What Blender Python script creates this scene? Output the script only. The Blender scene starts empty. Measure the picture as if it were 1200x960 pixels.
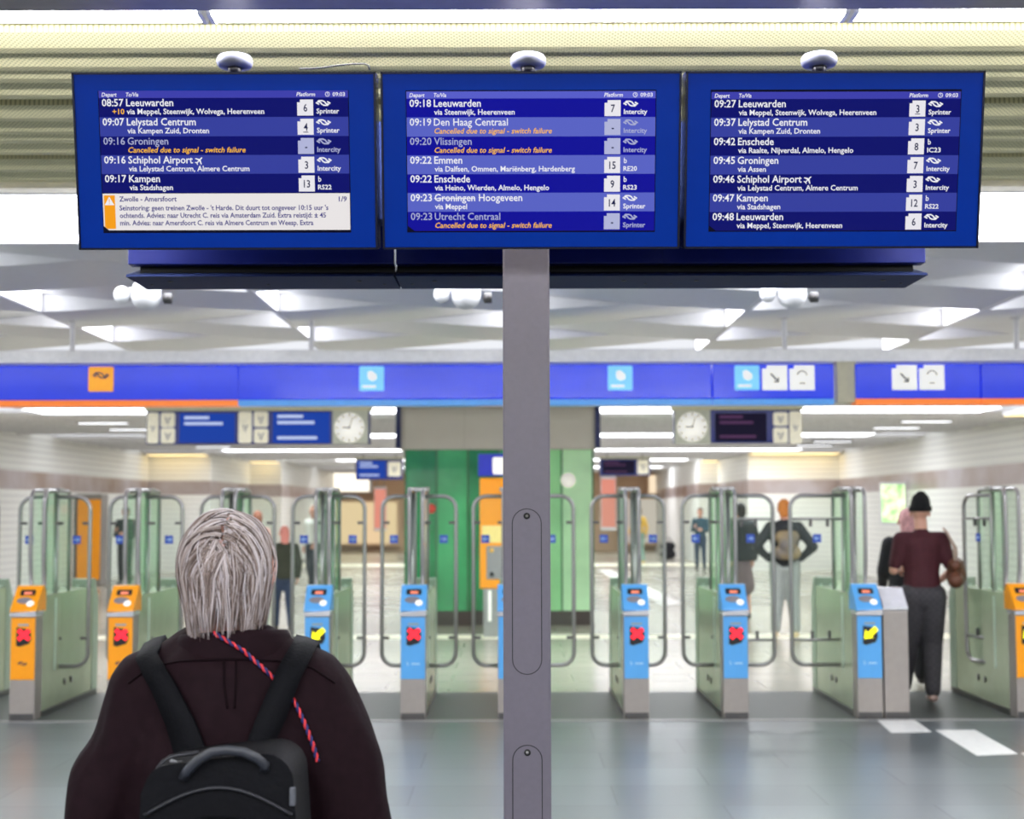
import bpy, bmesh, math, random
from mathutils import Vector, Matrix, Euler
from mathutils.bvhtree import BVHTree
R = math.radians
random.seed(7)
SC = bpy.context.scene
COL = SC.collection

# ------------------------------------------------------------------ camera, world, exposure
FPX, CZ, PITCH = 1700.0, 1.68, math.atan(118 / 1700)
cam_d = bpy.data.cameras.new('camera'); cam = bpy.data.objects.new('camera', cam_d); COL.objects.link(cam)
cam.location = (0, 0, CZ); cam.rotation_euler = (R(90) + PITCH, R(0.12), 0)
cam_d.sensor_width = 36; cam_d.lens = 36 * FPX / 1200; cam_d.clip_end = 300; cam_d.clip_start = 0.05
cam_d.dof.use_dof = True; cam_d.dof.focus_distance = 3.7; cam_d.dof.aperture_fstop = 4.2
SC.camera = cam
w = bpy.data.worlds.new('world'); SC.world = w; w.use_nodes = True
w.node_tree.nodes['Background'].inputs[0].default_value = (0.93, 0.95, 1, 1)
w.node_tree.nodes['Background'].inputs[1].default_value = 0.95
SC.view_settings.view_transform = 'Standard'; SC.view_settings.look = 'None'
SC.view_settings.exposure = 0.0; SC.view_settings.gamma = 1.0; SC.view_settings.use_curve_mapping = False
SC.cycles.max_bounces = 8; SC.cycles.transparent_max_bounces = 24; SC.cycles.caustics_reflective = False
SC.cycles.caustics_refractive = False; SC.cycles.sample_clamp_indirect = 6
LAMP = 9.0          # radiance of the white luminous ceiling bands
CEIL = 3.28

# ------------------------------------------------------------------ helpers
_cp, _sp = math.cos(PITCH), math.sin(PITCH)
def ray(px, py):
    a, b = (px - 600) / FPX, (480 - py) / FPX
    return Vector((a, _cp - b * _sp, _sp + b * _cp))
def P(px, py, Y):                    # point seen at a pixel of the photograph, on the vertical plane at depth Y
    d = ray(px, py); t = Y / d.y
    return Vector((d.x * t, Y, CZ + d.z * t))
def F(px, py, z=0.0):                # the same on a level plane
    d = ray(px, py); t = (z - CZ) / d.z
    return Vector((d.x * t, d.y * t, z))
def lin(c):
    return tuple(((v / 255) / 12.92 if v / 255 <= .04045 else ((v / 255 + .055) / 1.055) ** 2.4) for v in c)
MATS = {}
def mat(name, rgb, rough=.5, metal=0, emit=0, var=.06, scale=18, bump=0, rgb2=None, coat=0, spec=.5, dark=False):
    if name in MATS: return MATS[name]
    m = bpy.data.materials.new(name); m.use_nodes = True; nt = m.node_tree; N = nt.nodes; L = nt.links
    b = N['Principled BSDF']; c = lin(rgb)
    b.inputs['Roughness'].default_value = rough; b.inputs['Metallic'].default_value = metal
    b.inputs['Coat Weight'].default_value = coat; b.inputs['Specular IOR Level'].default_value = spec
    tc = N.new('ShaderNodeTexCoord'); nz = N.new('ShaderNodeTexNoise'); nz.inputs['Scale'].default_value = scale
    nz.inputs['Detail'].default_value = 4; L.new(tc.outputs['Object'], nz.inputs['Vector'])
    rp = N.new('ShaderNodeValToRGB'); rp.color_ramp.elements[0].position = .3; rp.color_ramp.elements[1].position = .7
    c2 = lin(rgb2) if rgb2 else tuple(min(1, v * (1 + var)) for v in c)
    rp.color_ramp.elements[0].color = tuple(v * (1 - var) for v in c) + (1,) if not rgb2 else c + (1,)
    rp.color_ramp.elements[1].color = c2 + (1,)
    L.new(nz.outputs['Fac'], rp.inputs['Fac']); L.new(rp.outputs['Color'], b.inputs['Base Color'])
    if emit and dark:
        L.remove(b.inputs['Base Color'].links[0]); b.inputs['Base Color'].default_value = (.006, .006, .008, 1)
    if emit:
        L.new(rp.outputs['Color'], b.inputs['Emission Color']); b.inputs['Emission Strength'].default_value = emit
    if bump:
        bp = N.new('ShaderNodeBump'); bp.inputs['Strength'].default_value = bump; bp.inputs['Distance'].default_value = .01
        L.new(nz.outputs['Fac'], bp.inputs['Height']); L.new(bp.outputs['Normal'], b.inputs['Normal'])
    MATS[name] = m; return m
def math_node(nt, op, a, b=None):
    n = nt.nodes.new('ShaderNodeMath'); n.operation = op
    for i, v in enumerate((a, b)):
        if v is None: continue
        if isinstance(v, (int, float)): n.inputs[i].default_value = v
        else: nt.links.new(v, n.inputs[i])
    return n.outputs[0]

def glass(name, tint, fac=.10, body=0.0, bodycol=(200, 215, 200)):   # thin pane: tinted transparency, a share of haze, a mirror sheen
    m = bpy.data.materials.new(name); m.use_nodes = True; nt = m.node_tree; N = nt.nodes; L = nt.links
    N.remove(N['Principled BSDF']); out = N['Material Output']
    t = N.new('ShaderNodeBsdfTransparent'); t.inputs[0].default_value = lin(tint) + (1,)
    g = N.new('ShaderNodeBsdfGlossy'); g.inputs['Roughness'].default_value = .06; g.inputs[0].default_value = (1, 1, 1, 1)
    d = N.new('ShaderNodeBsdfDiffuse'); d.inputs[0].default_value = lin(bodycol) + (1,)
    a = N.new('ShaderNodeMixShader'); a.inputs[0].default_value = body; L.new(t.outputs[0], a.inputs[1]); L.new(d.outputs[0], a.inputs[2])
    fr = N.new('ShaderNodeFresnel'); fr.inputs[0].default_value = 1.25; bf = N.new('ShaderNodeNewGeometry')
    fz = math_node(nt, 'MULTIPLY', fr.outputs[0], math_node(nt, 'SUBTRACT', 1, bf.outputs['Backfacing']))
    x = N.new('ShaderNodeMixShader'); L.new(fz, x.inputs[0]); L.new(a.outputs[0], x.inputs[1]); L.new(g.outputs[0], x.inputs[2])
    L.new(x.outputs[0], out.inputs[0]); MATS[name] = m; return m
class MB:                            # collects shapes; build() links them as one mesh object
    def __init__(s): s.v = []; s.f = []; s.m = []; s.sm = []
    def add(s, vs, fs, mi=0, smooth=False):
        o = len(s.v); s.v += [tuple(v) for v in vs]
        for f in fs: s.f.append(tuple(i + o for i in f)); s.m.append(mi); s.sm.append(smooth)
        return s
    def box(s, x0, x1, y0, y1, z0, z1, mi=0):
        vs = [(x, y, z) for z in (z0, z1) for y in (y0, y1) for x in (x0, x1)]
        return s.add(vs, [(0, 2, 3, 1), (4, 5, 7, 6), (0, 1, 5, 4), (2, 6, 7, 3), (0, 4, 6, 2), (1, 3, 7, 5)], mi)
    def prism(s, poly, a, b, axis='x', mi=0, smooth=False):      # polygon extruded along an axis
        def p(q, t): return {'x': (t, q[0], q[1]), 'y': (q[0], t, q[1]), 'z': (q[0], q[1], t)}[axis]
        n = len(poly); vs = [p(q, a) for q in poly] + [p(q, b) for q in poly]
        s.add(vs, [tuple(range(n))[::-1], tuple(range(n, 2 * n))], mi)
        return s.add(vs, [(i, (i + 1) % n, n + (i + 1) % n, n + i) for i in range(n)], mi, smooth)
    def poly(s, pts, mi=0): return s.add(pts, [tuple(range(len(pts)))], mi)
    def tube(s, pts, r, n=10, closed=False, mi=0, ex=1, ey=1, caps=True):
        pts = [Vector(p) for p in pts]; k = len(pts); rr = r if isinstance(r, (list, tuple)) else [r] * k
        vs = []; u = None
        for i, p in enumerate(pts):
            if closed: t = pts[(i + 1) % k] - pts[i - 1]
            else: t = pts[min(i + 1, k - 1)] - pts[max(i - 1, 0)]
            t.normalize()
            if u is None: u = Vector((1, 0, 0)) if abs(t.x) < .9 else Vector((0, 1, 0))
            u = (u - t * u.dot(t)).normalized(); v = t.cross(u)
            for j in range(n):
                a = 2 * math.pi * j / n; vs.append(p + u * math.cos(a) * rr[i] * ex + v * math.sin(a) * rr[i] * ey)
        fs = [(i * n + j, i * n + (j + 1) % n, ((i + 1) % k) * n + (j + 1) % n, ((i + 1) % k) * n + j)
              for i in range(k if closed else k - 1) for j in range(n)]
        if not closed and caps: fs += [tuple(range(n))[::-1], tuple(range((k - 1) * n, k * n))]
        return s.add(vs, fs, mi, True)
    def lathe(s, prof, c, n=24, mi=0, axis='z'):
        vs = []; k = len(prof)
        for r, z in prof:
            for j in range(n):
                a = 2 * math.pi * j / n; q = (r * math.cos(a), r * math.sin(a), z)
                if axis == 'y': q = (q[0], q[2], q[1])
                if axis == 'x': q = (q[2], q[0], q[1])
                vs.append((q[0] + c[0], q[1] + c[1], q[2] + c[2]))
        fs = [(i * n + j, i * n + (j + 1) % n, (i + 1) * n + (j + 1) % n, (i + 1) * n + j) for i in range(k - 1) for j in range(n)]
        return s.add(vs, fs + [tuple(range(n))[::-1], tuple(range((k - 1) * n, k * n))], mi, True)
    def ball(s, c, rx, ry=None, rz=None, n=16, mi=0):
        ry = ry or rx; rz = rz or rx; h = n // 2
        vs = [(c[0] + rx * math.sin(math.pi * (i + .02) / (h + .04)) * math.cos(2 * math.pi * j / n), c[1] + ry * math.sin(math.pi * (i + .02) / (h + .04)) * math.sin(2 * math.pi * j / n),
               c[2] + rz * math.cos(math.pi * (i + .02) / (h + .04))) for i in range(h + 1) for j in range(n)]
        return s.add(vs, [(i * n + j, i * n + (j + 1) % n, (i + 1) * n + (j + 1) % n, (i + 1) * n + j) for i in range(h) for j in range(n)]
                     + [tuple(range(n)), tuple(range(h * n, h * n + n))[::-1]], mi, True)
    def build(s, name, mats, parent=None, bevel=0, loc=None):
        me = bpy.data.meshes.new(name); me.from_pydata(s.v, [], s.f)
        for m in (mats if isinstance(mats, (list, tuple)) else [mats]): me.materials.append(m)
        me.polygons.foreach_set('material_index', s.m); me.polygons.foreach_set('use_smooth', s.sm)
        bm = bmesh.new(); bm.from_mesh(me); bmesh.ops.recalc_face_normals(bm, faces=bm.faces); bm.to_mesh(me); bm.free()
        o = bpy.data.objects.new(name, me); COL.objects.link(o)
        if parent: o.parent = parent
        if bevel:
            b = o.modifiers.new('bevel', 'BEVEL'); b.width = bevel; b.segments = 2; b.limit_method = 'ANGLE'; b.angle_limit = R(40)
        return o
def arc(cx, cy, r, a0, a1, n=8): return [(cx + r * math.cos(R(a0 + (a1 - a0) * i / n)), cy + r * math.sin(R(a0 + (a1 - a0) * i / n))) for i in range(n + 1)]
def rrect(x0, x1, y0, y1, r, n=5):
    return arc(x1 - r, y1 - r, r, 0, 90, n) + arc(x0 + r, y1 - r, r, 90, 180, n) + arc(x0 + r, y0 + r, r, 180, 270, n) + arc(x1 - r, y0 + r, r, 270, 360, n)
def tag(o, label, cat, group=None):
    o['label'] = label; o['category'] = cat
    if group: o['group'] = group
    return o
def thing(name, label, cat, loc, rz=0, group=None):
    o = bpy.data.objects.new(name, None); COL.objects.link(o); o.location = loc; o.rotation_euler = (0, 0, rz); o.empty_display_size = .1
    return tag(o, label, cat, group)
def struct(o): o['kind'] = 'structure'; return o

_glyph = {}
def glyphs(text, bold, shear):       # built-in font outlines as triangles, size 1
    k = (text, bold, shear)
    if k in _glyph: return _glyph[k]
    c = bpy.data.curves.new('t', 'FONT'); c.body = text; c.resolution_u = 2; c.offset = bold; c.shear = shear
    o = bpy.data.objects.new('t', c); COL.objects.link(o)
    me = bpy.data.meshes.new_from_object(o.evaluated_get(bpy.context.evaluated_depsgraph_get()))
    vs = [(v.co.x, v.co.y) for v in me.vertices]; fs = [tuple(p.vertices) for p in me.polygons]
    bpy.data.objects.remove(o); bpy.data.curves.remove(c); bpy.data.meshes.remove(me)
    _glyph[k] = (vs, fs); return _glyph[k]
def text(mb, s, org, xd, yd, cap, mi=0, bold=.012, shear=0, width=None, xs=.8, align=0):
    vs, fs = glyphs(s, bold, shear); x0 = min(v[0] for v in vs); x1 = max(v[0] for v in vs)
    k = cap / .70; kx = (width / (x1 - x0)) if width else k * xs
    off = (-x0 - align * (x1 - x0)) * kx
    org = Vector(org); xd = Vector(xd); yd = Vector(yd)
    mb.add([org + xd * (v[0] * kx + off) + yd * (v[1] * k) for v in vs], fs, mi); return (x1 - x0) * kx
def ribbon(mb, pts, wd, org, xd, yd, mi=0):   # flat line of a given width in a plane
    org = Vector(org); xd = Vector(xd); yd = Vector(yd); q = [Vector(p) for p in pts]; vs = []
    for i, p in enumerate(q):
        t = (q[min(i + 1, len(q) - 1)] - q[max(i - 1, 0)]).normalized(); n = Vector((-t.y, t.x)) * wd / 2
        for z in (p + n, p - n): vs.append(org + xd * z.x + yd * z.y)
    mb.add(vs, [(2 * i, 2 * i + 1, 2 * i + 3, 2 * i + 2) for i in range(len(q) - 1)], mi)
def railway_logo(mb, org, xd, yd, s, mi=0):   # two opposed arrows on parallel S strokes; s = width
    for k in (1, -1):
        f = lambda L: [(x * k * s, y * k * s * .82) for x, y in L]
        ribbon(mb, f([(-.40, .06), (-.30, .19), (-.05, .19), (.10, .10), (.17, -.03), (.24, -.08), (.34, -.08)]), .095 * s, org, xd, yd, mi)
        ribbon(mb, f([(-.28, -.08), (-.46, .05), (-.30, .25)]) if 0 else f([(-.50, .04), (-.28, -.12)]), .095 * s, org, xd, yd, mi)
X, Y_, Z = Vector((1, 0, 0)), Vector((0, 1, 0)), Vector((0, 0, 1))

# ------------------------------------------------------------------ materials
white_lamp = mat('luminous_panel', (244, 247, 255), emit=LAMP, var=.02)
tube_lamp = mat('bright_tube', (246, 248, 255), emit=58, var=.01)
warm_lamp = mat('warm_cove_light', (255, 222, 150), emit=2.0, var=.03)
steel = mat('brushed_steel', (158, 156, 155), .3, .7, var=.05, scale=40)
steel_dark = mat('dark_steel', (92, 90, 90), .35, .8)
silver = mat('silver_pillar_paint', (160, 152, 146), .38, .35, var=.04)
post_grey = mat('grey_powder_coat', (118, 112, 125), .42, .15, var=.03, scale=60, bump=.03)
blue_glass = mat('blue_painted_glass', (0, 58, 178), .25, 0, var=.02, spec=.12)
navy = mat('navy_metal', (12, 24, 78), .28, .2, var=.08)
navy_dark = mat('dark_navy_metal', (30, 42, 88), .6, 0, spec=.12)
black = mat('black_plastic', (12, 12, 14), .5)
white_p = mat('white_plastic', (225, 225, 228), .35, var=.02)
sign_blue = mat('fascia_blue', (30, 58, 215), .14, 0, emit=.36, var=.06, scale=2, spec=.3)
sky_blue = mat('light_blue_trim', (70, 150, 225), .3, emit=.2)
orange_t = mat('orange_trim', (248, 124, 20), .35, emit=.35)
ns_yellow = mat('yellow_orange_panel', (252, 160, 8), .35, var=.02)
pil_blue = mat('pillar_light_blue', (88, 165, 228), .35, var=.02)
pic_white = mat('sign_white', (246, 244, 236), .4, var=.01, emit=.3)
pic_cyan = mat('sign_cyan', (120, 200, 235), .35, var=.02, emit=.4)
led_red = mat('led_red', (255, 30, 48), emit=1.15, var=.02)
led_yel = mat('led_yellow', (250, 238, 10), emit=1.0, var=.02)
green_side = mat('green_tinted_side_panel', (178, 187, 158), .2, .05, var=.05, scale=6)
pane = glass('clear_green_pane', (250, 254, 251), body=.02)
tower_glass = glass('green_tower_glass', (245, 252, 246), body=.05, bodycol=(212, 234, 212))
sticker_m = mat('blue_sticker', (40, 80, 190), .4)

# ------------------------------------------------------------------ setting: floor, ceiling, walls
def floor_mat(name, c1, c2, grout, sx, sy, rough):
    m = mat(name, c1, rough); nt = m.node_tree; N = nt.nodes; L = nt.links; b = N['Principled BSDF']
    tc = N['Texture Coordinate']; br = N.new('ShaderNodeTexBrick'); br.offset = .5
    for k, v in (('Scale', 1), ('Mortar Size', .006), ('Brick Width', sx), ('Row Height', sy), ('Bias', 0)): br.inputs[k].default_value = v
    br.inputs['Color1'].default_value = lin(c1) + (1,); br.inputs['Color2'].default_value = lin(c2) + (1,); br.inputs['Mortar'].default_value = lin(grout) + (1,)
    L.new(tc.outputs['Object'], br.inputs['Vector'])
    nz = N.new('ShaderNodeTexNoise'); nz.inputs['Scale'].default_value = 1.7; nz.inputs['Detail'].default_value = 8; L.new(tc.outputs['Object'], nz.inputs['Vector'])
    mx = N.new('ShaderNodeMix'); mx.data_type = 'RGBA'; mx.blend_type = 'MULTIPLY'; mx.inputs['Factor'].default_value = .35
    L.new(br.outputs['Color'], mx.inputs['A']); L.new(nz.outputs['Color'], mx.inputs['B'])
    bw = N.new('ShaderNodeRGBToBW'); L.new(nz.outputs['Color'], bw.inputs[0]); L.new(bw.outputs[0], mx.inputs['B'])
    L.new(mx.outputs['Result'], b.inputs['Base Color'])
    return m
near_floor = floor_mat('slate_floor_tiles', (106, 113, 116), (92, 98, 100), (74, 79, 80), 1.2, .6, .3)
far_floor = floor_mat('pale_floor_tiles', (178, 173, 158), (168, 164, 150), (150, 145, 132), 1.2, .6, .22)
YG0, YG1 = 11.76, 13.55
struct(MB().box(-11, 11, -14, YG0, -.1, 0).build('floor', near_floor))
struct(MB().box(-11, 11, YG1, 62, -.1, 0).build('floor_hall', far_floor))
mat_dark = mat('dark_rubber_strip', (62, 66, 64), .45, bump=.1)
struct(MB().box(-11, 11, YG0, YG1, -.1, .004).build('floor_gate_strip', mat_dark))
struct(MB().box(-11, 11, YG0 - .05, YG0, 0, .008).build('trim_1', steel))
for i, (a, b) in enumerate(((744, 749), (661, 664))):
    y0, y1 = F(600, b).y, F(600, a).y
    struct(MB().box(-9.5, 9.5, y0, y1, 0, .004).build('trim_%d' % (i + 2), mat('pale_guide_line', (250, 245, 222), .4)))
wt = mat('white_floor_tile', (232, 230, 226), .35)
for i, q in enumerate(([(1024, 842), (1065, 841), (1091, 859), (1044, 860)], [(1096, 857), (1142, 857), (1192, 885), (1144, 887)], [(1196, 884), (1240, 884), (1290, 915), (1240, 916)],
                       [(700, 668), (716, 668), (800, 708), (776, 710)])):
    pts = [F(*p) for p in q]
    struct(MB().prism([(p.x, p.y) for p in pts], .0, .003, 'z').build('floor_marking', wt))

# corrugated perforated ceiling near the camera
def ceil_y(py, zc=None): d = ray(600, py); return d.y * ((zc or CEIL) - CZ) / d.z
B0, B1 = ceil_y(223), ceil_y(280)
cm = mat('perforated_cream_ceiling', (240, 234, 192), .5, .0, var=.03)
nt = cm.node_tree; N = nt.nodes; L = nt.links; b = N['Principled BSDF']
tc = N['Texture Coordinate']; sp = N.new('ShaderNodeSeparateXYZ'); L.new(tc.outputs['Object'], sp.inputs[0])
k = 2 * math.pi / .019
s1 = math_node(nt, 'SINE', math_node(nt, 'MULTIPLY', sp.outputs[0], k)); s2 = math_node(nt, 'SINE', math_node(nt, 'MULTIPLY', sp.outputs[1], k))
d = math_node(nt, 'GREATER_THAN', math_node(nt, 'MULTIPLY', s1, s2), .35)
mx = N.new('ShaderNodeMix'); mx.data_type = 'RGBA'; L.new(d, mx.inputs['Factor'])
mx.inputs['A'].default_value = lin((240, 231, 186)) + (1,); mx.inputs['B'].default_value = lin((186, 178, 130)) + (1,); L.new(mx.outputs['Result'], b.inputs['Base Color'])
m = MB(); prof = []; y = B0 - .2 - .895 * 9
while y < B0 - .25:
    u = 0
    for wd_, dp in ((.15, .026), (.075, -2), (.13, .026), (.034, -1), (.115, -3), (.034, -1), (.15, .026), (.075, -2), (.132, .026)):
        if dp < -1: prof += [(y + u, CEIL + (.022 if dp == -2 else .04)), (y + u + wd_, CEIL + (.022 if dp == -2 else .04))]
        elif dp < 0: prof += [(y + u, CEIL + .13), (y + u + wd_, CEIL + .13)]
        else: prof += [(y + u, CEIL + dp), (y + u + wd_ * .62, CEIL), (y + u + wd_ - .002, CEIL)]
        u += wd_
    y += .895
top = [(p[0], p[1] + .03) for p in prof][::-1]
vs = [(x, p[0], p[1]) for p in prof for x in (-11, 11)]
m.add(vs, [(2 * i, 2 * i + 1, 2 * i + 3, 2 * i + 2) for i in range(len(prof) - 1)])
m.box(-11, 11, -14, B0 - .05, CEIL + .2, CEIL + .3)
struct(m.build('ceiling', cm))
# luminous bands across the hall, one every 7.6 m; the two behind the camera are added fill
ceil_w = mat('pale_ceiling_metal', (236, 234, 236), .4, .05, var=.03)
def lit_band(y0, y1, label, n=9, xw=10.5, drop=0):
    t = thing('light_band', label, 'ceiling light', (0, y0, CEIL))
    for i in range(n):
        a = -xw + 2 * xw * i / n; b = -xw + 2 * xw * (i + 1) / n
        MB().box(a + .012, b - .012, 0, y1 - y0, -drop, .05).build('diffuser', white_lamp, t)
    fr = MB().box(-xw, xw, -.04, 0, -.02, .1).box(-xw, xw, y1 - y0, y1 - y0 + .04, -.02, .1)
    for i in range(1, n): fr.box(-xw + 2 * xw * i / n - .012, -xw + 2 * xw * i / n + .012, 0, y1 - y0, .01, .06)
    fr.build('frame', ceil_w, t)
    if 'behind the viewer' in label: t['kind'] = 'structure'
    return t
lit_band(-1.0, .3, 'unseen fill light band added behind the viewer', 9, 10.5, .14)  # added out of view for front fill; dropped so its sides light the ceiling
lit_band(-8.6, -7.3, 'second unseen fill light band added behind the viewer', 9, 10.5, .14)  # another added band out of view, same purpose
lit_band(B0, B1, 'broad white luminous ceiling band just behind the departure boards')
for yy, lab in ((15.3, 'luminous ceiling band above the blue fascia'), (22.4, 'white luminous ceiling band right behind the blue fascia, above the hanging clocks'), (30.2, 'third luminous ceiling band, farther down the hall'),
                (37.6, 'luminous ceiling band over the end of the slatted side walls'), (45.2, 'farthest but one luminous ceiling band'), (53, 'farthest luminous ceiling band before the shops')):
    lit_band(yy, yy + 1.3, lab, 9, 7.7 if yy < 39 else 5.6)
# twisted white ceiling blades between the boards and the fascia
blade_m = mat('white_ceiling_blade', (240, 239, 240), .45, 0, var=.02)
pitch = 1.05; CELL = 1.92; zb = CEIL + .02
k = 0; y = B1 + .1
end_lamp = mat('blade_end_lamp', (246, 248, 255), emit=5.5, var=.01)
while y < 14.6:                       # ramped white panels, each lit along its length by a lamp at its raised end
    for j in range(-5, 5):
        n = 16; xa, xb = j * CELL + .015, (j + 1) * CELL - .015; left = k % 2 == 0; vs = []
        for i in range(n + 1):
            t = i / n; l_ = 1 - t if left else t; x_ = xa + (xb - xa) * t; z_ = zb + .15 * (l_ ** 1.3)
            vs += [(x_, y + .004, z_), (x_, y + pitch - .004, z_), (x_, y + pitch - .004, zb + .26), (x_, y + .004, zb + .26)]
        fs = [(4 * i + q, 4 * i + (q + 1) % 4, 4 * i + 4 + (q + 1) % 4, 4 * i + 4 + q) for i in range(n) for q in range(4)] + [(0, 1, 2, 3), (4 * n + 3, 4 * n + 2, 4 * n + 1, 4 * n)]
        bl = struct(MB().add(vs, fs, 0).build('ceiling_blade', blade_m)); xl = xa + .001 if left else xb - .012
        MB().box(xl, xl + .011, y + .07, y + pitch - .07, zb + .005, zb + .148).build('end_lamp', end_lamp, bl)
    y += pitch; k += 1
for j in range(-5, 6): struct(MB().box(j * CELL - .018, j * CELL + .018, B1 + .08, y, zb - .012 , zb + .5).build('trim_ceiling_rib', ceil_w))
blight = mat('ceiling_deck', (120, 120, 124), .7)
struct(MB().box(-11, 11, B1 + .05, 15.2, CEIL + .55, CEIL + .6).build('ceiling_void', blight))
m = MB()
for a, b in ((16.65, 22.35), (23.75, 30.15), (31.55, 37.55), (38.95, 45.15), (46.55, 52.95), (54.35, 62)):
    m.box(-11, 11, a, b, CEIL, CEIL + .05)
    yy = a + .5
    while yy < b - .3: m.box(-11, 11, yy, yy + .1, CEIL - .05, CEIL); yy += 1.0
struct(m.build('ceiling_hall', mat('grey_ceiling_slats', (236, 235, 238), .5, 0)))
for xx in (-7.2, 7.3):                              # small lamps running down the hall beside the walls
    for yy in (25.5, 27.5, 33, 35):
        s = MB().box(-.45, .45, -.09, .09, 0, .04).box(-.42, .42, -.07, .07, -.006, 0, 1)
        tag(s.build('ceiling_lamp', [steel, mat('small_lamp', (244, 247, 255), emit=3, var=.01)], loc=None), 'small ceiling lamp, %s from the gates of four along the %s slatted wall' % ({25.5: 'nearest', 27.5: 'second', 33: 'third', 35: 'farthest'}[yy], 'left' if xx < 0 else 'right'), 'ceiling light', 'small lamps along the slatted walls').location = (xx, yy, CEIL - .06)

# walls: white slats with a bronze window strip
def slat_mat(name, c, line):
    m = mat(name, c, .4, var=.02, scale=3); nt = m.node_tree; N = nt.nodes; L = nt.links; b = N['Principled BSDF']
    sp = N.new('ShaderNodeSeparateXYZ'); L.new(N['Texture Coordinate'].outputs['Object'], sp.inputs[0])
    fr = math_node(nt, 'FRACT', math_node(nt, 'MULTIPLY', sp.outputs[2], 7.5)); g = math_node(nt, 'GREATER_THAN', fr, .86)
    mx = N.new('ShaderNodeMix'); mx.data_type = 'RGBA'; L.new(g, mx.inputs['Factor']); mx.inputs['A'].default_value = lin(c) + (1,); mx.inputs['B'].default_value = lin(line) + (1,)
    L.new(mx.outputs['Result'], b.inputs['Base Color'])
    bp = N.new('ShaderNodeBump'); bp.inputs['Distance'].default_value = .02; bp.invert = True; L.new(g, bp.inputs['Height']); L.new(bp.outputs['Normal'], b.inputs['Normal'])
    return m
slat = slat_mat('white_wall_slats', (236, 236, 232), (204, 203, 202))
bronze = mat('bronze_strip', (150, 128, 112), .3, .3, var=.3, scale=.7, rgb2=(196, 190, 196))
def wall_run(name, pts, th=.2):
    for i in range(len(pts) - 1):
        (xa, ya), (xb, yb) = pts[i], pts[i + 1]
        t = (Vector((xb - xa, yb - ya))).normalized(); nn = Vector((-t.y, t.x)) * (th if name.endswith('left') else -th)
        def seg(z0, z1, mt, nm, inset=0):
            ya_ = ya + (.21 if i and xa == xb else 0)
            q = [(xa, ya_), (xb, yb), (xb + nn.x, yb + nn.y), (xa + nn.x, ya_ + nn.y)]
            return struct(MB().prism(q, z0, z1, 'z').build(nm, mt))
        seg(0, 2.12, slat, name); seg(2.12, 2.5, bronze, 'trim_strip_' + name.split('_')[1]); seg(2.5, CEIL + .1, slat, name)
wall_run('wall_left', [(-10, 17), (-10, 40), (-8.3, 40), (-8.3, 46), (-7.3, 46), (-7.3, 60)])
wall_run('wall_right', [(9, 17), (9, 40), (6.5, 40), (6.5, 46), (5.9, 46), (5.9, 60)])
beige = mat('beige_shop_front', (222, 186, 150), .5, var=.06, scale=.6)
struct(MB().box(-7.5, 6.1, 60, 60.2, 0, CEIL + .1).build('wall_back', beige))
for x0, x1, ya, yb, lab in ((-9.9, -8.9, 19.0, 23.6, 'warm yellow cove light over the near end of the left wall'), (8.0, 8.95, 19.0, 23.6, 'warm yellow cove light over the near end of the right wall'),
                        (-9.9, -8.35, 39.2, 39.9, 'warm cove light above the left end wall'), (6.5, 8.9, 39.2, 39.9, 'warm cove light above the right end wall'),
                        (-8.2, -7.35, 45.2, 45.9, 'warm cove light above the far left wall'), (5.95, 6.45, 45.2, 45.9, 'warm cove light above the far right wall')):
    s = MB().box(x0, x1, ya, yb, CEIL - .08, CEIL - .02).box(x0 + .02, x1 - .02, ya + .02, yb - .02, CEIL - .09, CEIL - .08, 1)
    tag(s.build('cove_light', [white_p, warm_lamp]), lab, 'ceiling light')

# nearest tube lamps at the top of the frame
LZ = CEIL - .105
ly0, ly1 = ceil_y(6, LZ), ceil_y(20, LZ)
for i, (xa, xb) in enumerate(((-3.2, -.918), (-.906, 1.008), (1.02, 3.2))):
    t = thing('tube_lamp', ('left', 'middle', 'right')[i] + ' section of the bright tube lamp across the top of the ceiling', 'ceiling light', ((xa + xb) / 2, (ly0 + ly1) / 2, LZ + .01), 0, 'tube lamps across the ceiling')
    h = (xb - xa) / 2; wd = (ly1 - ly0) / 2
    MB().prism(rrect(-wd, wd, -.03, .02, .018), -h + .012, h - .012, 'x', smooth=True).build('diffuser', tube_lamp, t)
    for q in (-h, h - .014): MB().prism(rrect(-wd - .004, wd + .004, -.034, .024, .018), q, q + .014, 'x').build('end_cap', white_p, t)
    for q in (-.7, .7): MB().tube([(h * q, 0, .02), (h * q, 0, CEIL - LZ - .012)], .004, 6).build('wire', steel, t)
struct(MB().box(-11, 11, ly0 - .12, ly0 - .015, LZ - .02, LZ + .06).build('trim_beam', mat('mauve_grey_beam', (150, 146, 152), .4, .3)))

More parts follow.
